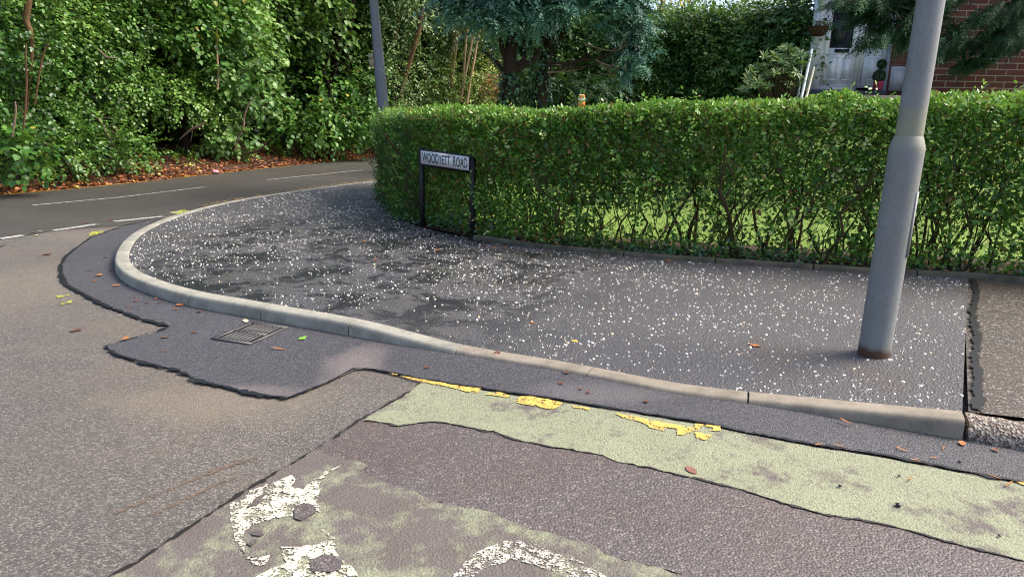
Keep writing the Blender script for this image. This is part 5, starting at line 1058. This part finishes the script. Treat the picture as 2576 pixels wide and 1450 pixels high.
for (lab, ut, ub, forkv, blobs, rtr, ivtop, dY) in (
    ('blue green conifer with low forking trunk, left of the conifer pair', 1290, 1282, 150, [(1128, 2, 55, 34, 60, 0), (1190, 0, 75, 62, 90, 0), (1262, -20, 85, 90, 110, .2), (1245, 66, 60, 34, 80, -.3), (1330, 10, 70, 62, 90, -.2), (1180, 45, 55, 25, 60, -.2), (1240, -180, 180, 110, 190, .5), (1260, -360, 130, 110, 140, .6), (1270, -520, 80, 90, 90, .6), (1320, 62, 45, 30, 60, -.4)], .14, 182, 0),
    ('blue green conifer with ivied trunk and bare lower branches, right of the pair', 1386, 1362, 160, [(1400, 8, 60, 45, 80, -.4), (1385, 44, 46, 34, 60, -.6), (1450, -30, 80, 60, 110, 0), (1530, -20, 80, 60, 100, -.2), (1512, 35, 50, 30, 60, -.5), (1588, 20, 50, 60, 80, 0), (1606, 85, 34, 50, 60, 0), (1592, 140, 28, 40, 50, .1), (1560, 70, 40, 40, 60, .3), (1587, 186, 40, 24, 50, -.2), (1560, 196, 24, 14, 40, -.3), (1520, 78, 26, 18, 40, -.6), (1470, -170, 170, 110, 180, .3), (1450, -350, 120, 110, 130, .4), (1440, -500, 70, 90, 80, .4)], .13, 118, .3)):
    Y = Yc + dY; foot = at(ub, 262, Y); gz_ = float(garden_z(foot[0], foot[1])); foot = np.array([foot[0], foot[1], gz_]); r = rtr
    root = thing('conifer_tree', lab, 'conifer', foot, 'blue conifer pair')
    g = Geo(); conifer_crown(g, rgc, bl([(u, v - 20, a, b2, b_, dy_) for u, v, a, b2, b_, dy_ in blobs], Y), 24, (.34, .56), .2, -.3, 7, 3, .36); g.build('crown', M_CYP, root)
    g = Geo(); P = catmull(np.array([foot, at(ub, 220, Y), at((ub + ut) / 2 - 4, forkv + 20, Y), at(ut, 80, Y), at(ut + 20, -20, Y), at(ut + 25, -450, Y)]), 5); g.tube(P, np.interp(np.linspace(0, 1, len(P)), [0, .3, .45, .6, 1], [r, r * .95, r * .85, r * .7, r * .3]), 12)
    if dY == 0:
        for L_, ra in (([(1272, 190), (1252, 160), (1232, 140), (1212, 128)], .04), ([(1280, 185), (1312, 168), (1342, 150), (1362, 110), (1370, 40)], .06), ([(1282, 175), (1318, 150), (1320, 100), (1316, 30)], .05), ([(1280, 165), (1262, 120), (1258, 60), (1250, 0)], .055)): PP = catmull(np.array(S(L_, Y)), 4); g.tube(PP, np.linspace(ra, ra * .5, len(PP)), 8)
    else:
        for L_, ra in (([(1370, 160), (1400, 110), (1425, 60), (1440, 0)], .06), ([(1372, 200), (1408, 178), (1450, 160), (1490, 130)], .035)): PP = catmull(np.array(S(L_, Y)), 4); g.tube(PP, np.linspace(ra, ra * .4, len(PP)), 8)
    g.build('trunk', M_CBARK, root, True)
    g = Geo(); ivy_on(g, foot, at(ub, ivtop, Y), r * 1.0, 900, rgc); g.build('ivy', M_IVY, root)
    if dY:
        for L_, ra in (([(1376, 157), (1420, 160), (1460, 152), (1500, 148), (1530, 138), (1555, 122)], .028), ([(1378, 166), (1430, 168), (1470, 168), (1500, 160), (1520, 148)], .026), ([(1500, 152), (1530, 165), (1560, 172), (1580, 178)], .022), ([(1470, 110), (1500, 120), (1540, 128), (1570, 118)], .018), ([(1506, 156), (1520, 170), (1545, 190)], .018), ([(1376, 182), (1420, 180), (1450, 176)], .022)):
            g = Geo(); PP = catmull(np.array(S(L_, Y - .35)), 5); g.tube(PP, np.linspace(ra, ra * .45, len(PP)), 6)
            for _ in range(7):
                a = PP[rgc.integers(len(PP) // 3, len(PP))]; e = a + nz(rgc.normal(size=3) * [1, .6, .6] + [.7, 0, .5]) * rgc.uniform(.15, .4); g.tube([a, (a + e) / 2 + rgc.normal(size=3) * .03, e], [.008, .006, .003], 4)
            g.build('bare_branch', M_DEADW if ra < .024 else M_CBARK, root, True)
# low dark evergreen between and behind the trunks
rg = np.random.default_rng(520); yb = bl([(1330, 215, 40, 50, 50, 0), (1420, 225, 55, 34, 60, -.2), (1480, 220, 50, 30, 50, 0), (1540, 215, 40, 24, 50, .4), (1320, 160, 40, 30, 50, .6)], 14.4)
yr = thing('yew_shrub', 'low dark green evergreen shrub growing between the two conifer trunks', 'shrub', [*at(1410, 262, 14.4)[:2], garden_z(*at(1410, 262, 14.4)[:2])]); g = Geo(); conifer_crown(g, rg, yb, 26, (.2, .4), .15); g.build('crown', m_leaf('yew_leaf', LG((26, 56, 34), (46, 84, 46), (78, 118, 62)), .5, .4, .15), yr)
g = Geo(); trunk_geo(g, np.array(yr.location), at(1410, 220, 14.4), .06, .03, .05, 3, rg); g.build('trunk', M_CBARK, yr)

# ------------------------------------------------------------------ tall beech hedge and the garden behind it
rg = np.random.default_rng(540); bh = thing('tall_hedge', 'tall uneven beech hedge, dark below and ragged on top, left of the house', 'hedge', (*at(1830, 250, 17.5)[:2], garden_z(*at(1830, 250, 17.5)[:2])))
B = []
for u in np.arange(1300, 2034, 27):
    tv = np.interp(u, [1300, 1570, 1640, 1700, 1760, 1840, 1900, 2000, 2080], [-40, 40, 58, 46, 42, 38, 22, 4, -10])
    for v in np.arange(tv + 22, 270, 26): Yb_ = np.interp(u, [1570, 1700, 2000, 2100], [18.6, 17.6, 15.9, 15.7]) + rg.normal() * .14 - .3 * (v > 60) * (v < 180) * rg.random(); B.append((at(u + rg.uniform(-10, 10), v + rg.uniform(-8, 8), Yb_), (.36, .38, .27)))
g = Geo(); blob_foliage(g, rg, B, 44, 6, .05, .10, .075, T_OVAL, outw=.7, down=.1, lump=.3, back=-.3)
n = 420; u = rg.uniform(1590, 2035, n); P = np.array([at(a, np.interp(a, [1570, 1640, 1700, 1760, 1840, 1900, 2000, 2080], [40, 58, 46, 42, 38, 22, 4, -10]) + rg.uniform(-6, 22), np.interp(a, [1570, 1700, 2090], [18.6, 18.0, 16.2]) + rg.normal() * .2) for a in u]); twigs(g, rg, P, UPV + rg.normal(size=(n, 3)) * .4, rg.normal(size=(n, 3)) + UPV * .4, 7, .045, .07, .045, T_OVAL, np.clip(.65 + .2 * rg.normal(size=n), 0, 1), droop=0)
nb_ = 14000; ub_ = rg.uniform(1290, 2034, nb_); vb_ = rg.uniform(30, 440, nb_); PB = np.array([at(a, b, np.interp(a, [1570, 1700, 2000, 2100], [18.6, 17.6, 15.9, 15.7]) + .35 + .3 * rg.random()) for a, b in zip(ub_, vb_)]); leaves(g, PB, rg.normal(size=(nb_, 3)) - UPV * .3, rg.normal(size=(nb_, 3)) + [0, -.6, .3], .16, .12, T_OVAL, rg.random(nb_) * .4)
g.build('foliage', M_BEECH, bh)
g = Geo()
for u in np.arange(1580, 2090, 36): a = at(u, 250, 18.1 - (u - 1570) / 520 * 2.0); a[2] = .6; b = a + [rg.normal() * .2, 0, 2.6]; g.tube([a, (a + b) / 2, b], [.05, .04, .02], 6)
g.build('stems', M_TRUNK, bh)
for (nm, lab, u, v, Y, r, mat) in (('autumn_tree', 'bright yellow autumn tree glimpsed beyond the tall hedge beside the blue conifer', 1672, 14, 27., (.75, .8, .9), M_YELL), ('distant_tree', 'pale green tree top showing over the tall hedge in the distance', 1742, 6, 32., (1.0, 1., .8), M_ASH)):
    c = at(u, v, Y); wood_tree(nm, lab, 'tree', [(c, r), (c + [-.6, .2, .5], r), (c + [.2, .3, 1.1], r), (c + [.3, 0, -.8], np.array(r) * .8)], mat, dict(per_m2=7, nl=6, step=.1, L=.16, W=.1, t=T_OVAL, outw=.6, down=.2), ([c[0], c[1], 1.2], c, .15, .06), 560 + int(u), limbs=5)

# ------------------------------------------------------------------ rhododendron
M_RHO = m_leaf('rhododendron_leaf', LG((44, 74, 44), (76, 112, 58), (114, 146, 76), (150, 170, 96)), .38, .5, .2)
rg = np.random.default_rng(580); Yr = 13.6; rf = at(1975, 240, Yr); rf[2] = garden_z(rf[0], rf[1]); rh = thing('rhododendron_shrub', 'rhododendron with rosettes of long leaves in front of the tall hedge by the handrail', 'shrub', rf)
pts = [(1900, 185), (1912, 172), (1890, 196), (1925, 190), (1940, 165), (1955, 178), (1930, 150), (1948, 142), (1968, 150), (1985, 165), (1960, 135), (1975, 128), (1995, 140), (2010, 150), (2022, 165), (1990, 130), (2018, 135), (2005, 175), (1975, 190), (2000, 195), (2030, 180), (1920, 208), (1950, 200), (1975, 215), (2020, 205), (2048, 190), (2052, 175), (2045, 205), (1905, 210), (1890, 220), (1930, 225), (1865, 226), (1880, 232), (2035, 150), (2038, 222), (1960, 160), (1915, 215), (2010, 215), (1985, 180), (1940, 180)]
g = Geo(); gs = Geo()
for (u, v) in pts:
    if u > 2026: continue
    for _ in range(2):
        c = at(u + rg.uniform(-10, 10), v + rg.uniform(-8, 8), Yr + rg.uniform(-.35, .45)); ax = nz(np.array([rg.normal() * .35, -.45 + rg.normal() * .3, .8])); n = rg.integers(8, 12); th = np.linspace(0, 2 * np.pi, n, endpoint=False) + rg.random()
        e1_ = nz(np.cross(ax, [1, 0, 0.1])); e2_ = np.cross(ax, e1_); d = np.cos(th)[:, None] * e1_ + np.sin(th)[:, None] * e2_; up_ = rg.uniform(-.1, .7, n)[:, None]
        D = nz(d + ax * up_); L = rg.uniform(.10, .155, n); leaves(g, np.repeat(c[None], n, 0) + D * .01, D, ax - d * .5, L, L * .36, T_LANCE, np.clip(.55 + .18 * rg.normal(size=n) + .2 * (up_[:, 0] > .4), 0, 1))
        gs.tube([rf + [rg.normal() * .15, rg.normal() * .1, 0], (rf + c) / 2 + rg.normal(size=3) * .08, c], [.014, .010, .005], 5)
g.build('foliage', M_RHO, rh); gs.build('stems', M_TRUNK, rh)

# ------------------------------------------------------------------ dark conifer hanging in from the right, before the house
rg = np.random.default_rng(600); Yk = 11.0; tf = at(2790, 300, Yk + .4); tf[2] = garden_z(tf[0], tf[1])
dk = thing('conifer_tree', 'dark green conifer at the right whose drooping branches hang across the house', 'conifer', tf)
g = Geo(); g.tube([tf, tf + [0, 0, 2.], tf + [.05, 0, 4.5], tf + [.05, 0, 7.]], [.22, .2, .15, .05], 12); g.build('trunk', M_CBARK, dk, True)
tu = lambda u, v, dy=0: at(u, v - 16, Yk + dy)
brs = [[(2790, -90), (2560, -60), (2350, 10), (2240, 100), (2175, 118)], [(2790, -160), (2500, -140), (2300, -60), (2180, 10), (2105, 20)], [(2790, -60), (2620, -20), (2480, 40), (2400, 105), (2345, 150)], [(2790, 10), (2650, 60), (2560, 120), (2480, 160), (2420, 180)], [(2790, -20), (2640, 20), (2540, 70), (2450, 118), (2370, 140)], [(2790, -200), (2560, -190), (2400, -90), (2260, -10), (2200, 50)], [(2790, -120), (2600, -80), (2440, -10), (2330, 60), (2270, 120)], [(2790, -40), (2660, -20), (2570, 20), (2500, 70)], [(2790, -80), (2660, -40), (2580, 30), (2550, 90), (2520, 110)], [(2790, -180), (2560, -120), (2380, -40), (2220, 20), (2140, 60)]]
fo = Geo()
for bi_, L_ in enumerate(brs):
    dy = rg.uniform(-.5, .4); P = catmull(np.array([tu(u, v, dy * (1 if i_ else 0)) for i_, (u, v) in enumerate(L_)]), 8); g = Geo(); g.tube(P, np.linspace(.035, .006, len(P)), 6)
    T = nz(np.gradient(P, axis=0)); n = 80; k_ = (rg.uniform(.33, 1, n) ** .8 * (len(P) - 1)).astype(int); base = P[k_]; t_ = T[k_]; side = nz(np.cross(t_, UPV)) * np.where(rg.random(n) < .5, 1, -1)[:, None]
    D = t_ * .9 + side * rg.uniform(.1, .8, n)[:, None] - UPV * .28 + rg.normal(size=(n, 3)) * .15
    frond(fo, rg, base + rg.normal(size=(n, 3)) * .04, D, UPV * .8 + np.array([0, -.5, 0]) + rg.normal(size=(n, 3)) * .25, rg.uniform(.14, .30, n), np.clip(.5 + .2 * rg.normal(size=n), 0, 1), 8, 4, .2, .28)
    g.build('branch', M_CBARK, dk, True)
# denser masses as in the photo
dm = [(at(u, v - 22 - (20 if u < 2300 else 0), Yk + dy), (a / F * Yk, .35, b / F * Yk)) for u, v, a, b, dy in [(2140, 30, 34, 14, 0), (2170, 62, 34, 16, .05), (2225, 95, 44, 20, .1), (2250, 128, 34, 12, .1), (2330, 70, 40, 26, .2), (2350, 30, 50, 26, .1), (2120, 10, 40, 14, 0), (2190, 40, 50, 24, .1), (2290, 100, 30, 20, .1), (2200, -5, 75, 26, 0), (2265, 20, 60, 34, .1), (2170, 28, 45, 14, -.1), (2225, 70, 45, 24, 0), (2210, 105, 30, 10, 0), (2280, 60, 40, 30, .2), (2310, -30, 90, 30, .2), (2385, 118, 40, 22, 0), (2410, 90, 36, 18, .1), (2370, 140, 22, 10, 0), (2440, 175, 42, 14, 0), (2480, 150, 30, 14, 0), (2560, 40, 40, 50, .2), (2540, 110, 50, 22, 0), (2600, 90, 40, 60, 0), (2460, 70, 30, 16, .1), (2500, -60, 120, 30, .4), (2600, -120, 200, 70, .5), (2700, 0, 80, 120, .3), (2720, -250, 150, 100, .4), (2760, -420, 100, 90, .4)]]
conifer_crown(fo, rg, dm, 34, (.15, .3), .2, -.5, 7, 4, .28)
fo.build('crown', M_CYPD, dk)

# ------------------------------------------------------------------ loose leaves, twigs and litter lying about
def proto_leaf(name, pts, mat, curl=.25):
    a = np.array(pts, float); bm = bmesh.new(); c0 = bm.verts.new((0, 0, .002)); vs = [bm.verts.new((x, y, .004 + curl * (x * x) * .8 + .10 * abs(y) ** 2 * (1 if y > 0 else .3) + .02 * math.sin(7 * x + 5 * y))) for x, y in a]
    for i_ in range(len(vs)): bm.faces.new((c0, vs[i_], vs[(i_ + 1) % len(vs)]))
    me = bpy.data.meshes.new(name); bm.to_mesh(me); bm.free(); me.materials.append(mat); return me
star = [(0, -.5), (.15, -.25), (.42, -.32), (.34, -.08), (.55, .12), (.28, .16), (.2, .32), (0, .55), (-.2, .32), (-.28, .16), (-.55, .12), (-.34, -.08), (-.42, -.32), (-.15, -.25)]
oval = [(0, -.5), (.2, -.3), (.28, 0), (.2, .3), (0, .55), (-.2, .3), (-.28, 0), (-.2, -.3)]
rnd_ = [(.5 * math.sin(a), .45 * math.cos(a)) for a in np.linspace(0, 6.28, 12, endpoint=False)]
stick = [(0, -.5), (.05, -.3), (.06, .2), (.02, .5), (-.05, .3), (-.05, -.2)]
LM = {'brown': m_plain('brown_leaf', lin(112, 74, 56), .6, .4, .3, 30), 'orange': m_plain('orange_leaf', lin(176, 112, 62), .6, .4, .3, 30), 'yellow': m_plain('yellow_leaf', lin(222, 186, 92), .6, .4, .3, 30), 'cream': m_plain('cream_leaf', lin(226, 210, 160), .6, .4, .15, 30), 'green': m_plain('fresh_green_leaf', lin(130, 180, 60), .5, .4, .2, 30), 'straw': m_plain('dead_needle', lin(176, 120, 72), .7, .3, .3, 30), 'pink': m_plain('pinkish_leaf', lin(140, 96, 84), .7, .3, .2, 30)}
LP = {}
for nm, shp in (('star', star), ('oval', oval), ('round', rnd_), ('stick', stick)):
    for c_ in LM: LP[nm, c_] = proto_leaf('fallen_leaf_' + nm, shp, LM[c_], .35)
rl = random.Random(4)
def lay(name, label, cat, u, v, z, shp, colr, size, group=None):
    p = G(u, v, z)
    if z > .05: p = G(u, v, pave_z(G(u, v, .09)) + .006)
    o = bpy.data.objects.new(name, LP[shp, colr]); C.objects.link(o); o.location = p; o.rotation_euler = (rl.uniform(-.12, .12), rl.uniform(-.12, .12), rl.uniform(0, 6.28)); size *= .82; o.scale = (size, size * rl.uniform(.7, 1), size * rl.uniform(.6, 1.4)); return tag(o, label, cat, group)
cA = lambda a, b: (128.8 + .3 * a, 644 + .3 * b); c1 = lambda a, b: (.311 * a, 450.8 + .311 * b); c5 = lambda a, b: (1996.4 + .334 * a, 966 + .334 * b)
for (a, b) in ((490, 62), (455, 8), (320, 120), (500, 115), (715, 373), (912, 388), (1040, 440), (1240, 463), (800, 388), (950, 678), (1195, 635), (360, 205), (880, 355)):
    lay('fallen_leaf', 'small brown fallen leaf on the new dark asphalt along the kerb, left of the drain', 'leaf', *cA(a, b), .016, rl.choice(['star', 'oval']), 'brown', rl.uniform(.05, .085), 'brown leaves on the new asphalt')
for (a, b, c_, lab) in ((545, 243, 'orange', 'orange curled leaf mid way along the curved dark asphalt strip'), (408, 157, 'orange', 'pale orange leaf on the dark asphalt strip near the kerb bend'), (1080, 405, 'orange', 'orange and brown crumpled leaf against the kerb joint left of the drain'), (1630, 540, 'cream', 'cream coloured leaf against the kerb just above the drain grating'), (625, 688, 'orange', 'orange leaf on the tar joint at the left of the drain patch'), (2107, 685, 'green', 'fresh green leaf sprig on the asphalt right of the drain')):
    lay('fallen_leaf', lab, 'leaf', *cA(a, b), .019, 'star' if c_ != 'cream' else 'oval', c_, .085)
lay('bark_strip', 'long flat brown bark strip lying below the drain grating', 'bark', *cA(1905, 772), .019, 'stick', 'orange', .16)
lay('twig', 'thin brown twig on the asphalt left of the drain grating', 'twig', *cA(950, 790), .019, 'stick', 'brown', .10)
for (a, b) in ((895, 327), (380, 604), (1205, 165), (1385, 245), (780, 372), (890, 478), (690, 357), (15, 535), (270, 432), (100, 450), (1050, 1030), (620, 1215), (1620, 218)):
    lay('fallen_leaf', 'brown leaf lying on the worn grey road left of the pavement corner', 'leaf', *c1(a, b), .010, rl.choice(['star', 'oval']), 'brown', rl.uniform(.06, .12), 'brown leaves on the road')
lay('fallen_leaf', 'pale peach leaf on the road beside the broken give way line', 'leaf', *c1(330, 417), .010, 'oval', 'cream', .11); lay('litter_scrap', 'small white scrap of litter on the road near the give way line', 'litter', *c1(295, 451), .010, 'oval', 'cream', .09)
for (u, v) in ((916, 606), (1246, 623), (1271, 622), (1100, 628), (945, 651), (1680, 655), (1075, 575), (1215, 617), (1900, 868)):
    lay('fallen_leaf', 'orange brown leaf lying on the white-flecked black pavement', 'leaf', u, v, .1, 'star', 'orange', rl.uniform(.06, .11), 'orange leaves on the pavement')
lay('fallen_leaf', 'round half yellow leaf on the pavement above the dropped kerb', 'leaf', 1440, 861, .1, 'round', 'yellow', .10); lay('fallen_leaf', 'small tan leaf on the damp pavement middle', 'leaf', 1340, 811, .1, 'star', 'orange', .075)
lay('fallen_leaf', 'flat brown leaf resting on the flush kerb stone', 'leaf', 1250, 888, .03, 'oval', 'brown', .10)
for (u, v) in ((1425, 936), (1411, 962), (1461, 976), (1626, 1008), (1781, 992), (1074, 922), (1480, 985)): lay('fallen_leaf', 'curled brown leaf on the dark asphalt between dropped kerb and yellow line', 'leaf', u, v, .018, 'star', 'brown', rl.uniform(.035, .06), 'leaves below the dropped kerb')
lay('fallen_leaf', 'pinkish flat leaf on the upper green surfacing', 'leaf', 1739, 1181, .012, 'oval', 'pink', .09); lay('fallen_leaf', 'tan leaf at the end joint between new and aggregate kerb', 'leaf', *c5(1270, 440), .018, 'oval', 'orange', .07); lay('fallen_leaf', 'red brown upright leaf below the aggregate kerb', 'leaf', *c5(1520, 490), .018, 'oval', 'brown', .06)
lay('bark_strip', 'orange bark strip at the foot of the tapering kerb near the right edge', 'bark', *c5(390, 274), .03, 'stick', 'orange', .13)
for (a, b) in ((820, 490), (790, 470), (910, 562), (930, 572), (1060, 548), (1510, 690), (1130, 475), (190, 450), (880, 705), (340, 455), (1620, 745)): lay('pine_needles', 'dead conifer needle spray lying on the road beside the right hand kerb', 'needles', *c5(a, b), .018, 'stick', 'straw', rl.uniform(.06, .11), 'needle sprays by the right kerb')
for (a, b, s_) in ((795, 685, .012), (350, 762, .015), (790, 905, .024), (1550, 1135, .012), (1250, 580, .013)):
    p = G(*c5(a, b), .016); g = Geo(); th = np.linspace(0, np.pi, 6); lathe(g, [(s_ * .5 * np.sin(t) + .0008, -s_ * .25 * np.cos(t)) for t in th], 9, None, p); g.v[0] += rng.normal(size=g.v[0].shape) * s_ * .05; tag(g.build('loose_stone', M_SEAL, loc=p), 'small black stone lying on the green surfacing or kerb side asphalt at right', 'stone', 'black stones at right')
for (a, b) in ((545, 1205), (560, 1280), (470, 1330)): pass
wr = [('white crumpled wrapper in the leaf litter across the road', 290, 449 - 0, 'cream', .24), ('grey white litter scrap at the road edge, left of the white wrapper', 190, 459, 'cream', .2), ('yellow and pink crumpled packet on the far verge', 540, 432, 'yellow', .2)]
M_LIT = [m_plain('white_wrapper', lin(214, 212, 214), .5, .5, .1, 14), m_plain('grey_wrapper', lin(170, 172, 178), .5, .5, .1, 14), m_plain('pink_packet', lin(214, 150, 150), .5, .5, .3, 10)]
for (lab, u, v, c_, s_), mt in zip(wr, M_LIT):
    p = G(u, v, .05); g = Geo(); th = np.linspace(0, np.pi, 7); lathe(g, [(s_ * .5 * np.sin(t) + .002, -s_ * .22 * np.cos(t)) for t in th], 9, None, p); g.v[0] += np.random.default_rng(int(u)).normal(size=g.v[0].shape) * s_ * .09; tag(g.build('litter_wrapper', mt, loc=p), lab, 'litter')
# sycamore seedling by the lamp post
sp_ = G(2140, 655, .12); sg_ = thing('sycamore_seedling', 'young sycamore seedling with pale lobed leaves at the hedge foot left of the lamp post', 'plant', sp_); g = Geo(); rg = np.random.default_rng(77); n = 12; hh_ = rg.uniform(.08, .3, n); dd = rg.normal(size=(n, 3)) * [1, .6, .2] + [0, -.5, 0]
leaves(g, sp_ + np.stack([rg.normal(size=n) * .07, -.12 + rg.normal(size=n) * .03, hh_], -1), dd - UPV * .2, UPV + rg.normal(size=(n, 3)) * .3 + [0, -.4, 0], .11, .12, T_MAPLE, rg.uniform(.6, 1, n)); g.build('leaves', M_LIME, sg_); g = Geo()
for h_ in hh_[:6]: g.tube([sp_, sp_ + [rg.normal() * .05, -.08, h_]], [.004, .002], 5)
g.build('stem', M_STEM, sg_)

# ------------------------------------------------------------------ light, sky, camera
sc = bpy.context.scene
AZ, EL = R(84), R(48)
sv = Vector((math.cos(EL) * math.sin(AZ), math.cos(EL) * math.cos(AZ), math.sin(EL)))
ld = bpy.data.lights.new('sun', 'SUN'); ld.energy = 2.0; ld.angle = R(30); ld.color = (1, .93, .82); lo2 = bpy.data.objects.new('sun', ld); C.objects.link(lo2); lo2.rotation_euler = (-sv).to_track_quat('-Z', 'Y').to_euler(); lo2.location = (10, -5, 20)
w = bpy.data.worlds.new('World'); sc.world = w; w.use_nodes = True; nt = w.node_tree; bg = nt.nodes['Background']; sk = nt.nodes.new('ShaderNodeTexSky'); sk.sky_type = 'NISHITA'; sk.sun_disc = False; sk.sun_elevation = EL; sk.sun_rotation = AZ; sk.air_density = .8; sk.dust_density = 4.0; sk.ozone_density = 1.0
nt.links.new(sk.outputs[0], bg.inputs[0]); bg.inputs[1].default_value = .15
cd = bpy.data.cameras.new('camera'); cd.sensor_width = 36; cd.lens = F / 2576 * 36; cd.clip_end = 600; cd.clip_start = .05; co_ = bpy.data.objects.new('camera', cd); C.objects.link(co_)
co_.matrix_world = Matrix(((RIGHT[0], UP[0], -FWD[0], 0), (RIGHT[1], UP[1], -FWD[1], 0), (RIGHT[2], UP[2], -FWD[2], EYE), (0, 0, 0, 1))); sc.camera = co_
sc.view_settings.view_transform = 'Standard'; sc.view_settings.look = 'None'; sc.view_settings.gamma = 1; sc.view_settings.exposure = 1.12
sc.cycles.pixel_filter_type = 'BLACKMAN_HARRIS'; sc.cycles.filter_width = 1.1; sc.cycles.max_bounces = 8; sc.cycles.diffuse_bounces = 3; sc.cycles.glossy_bounces = 2; sc.cycles.transparent_max_bounces = 8
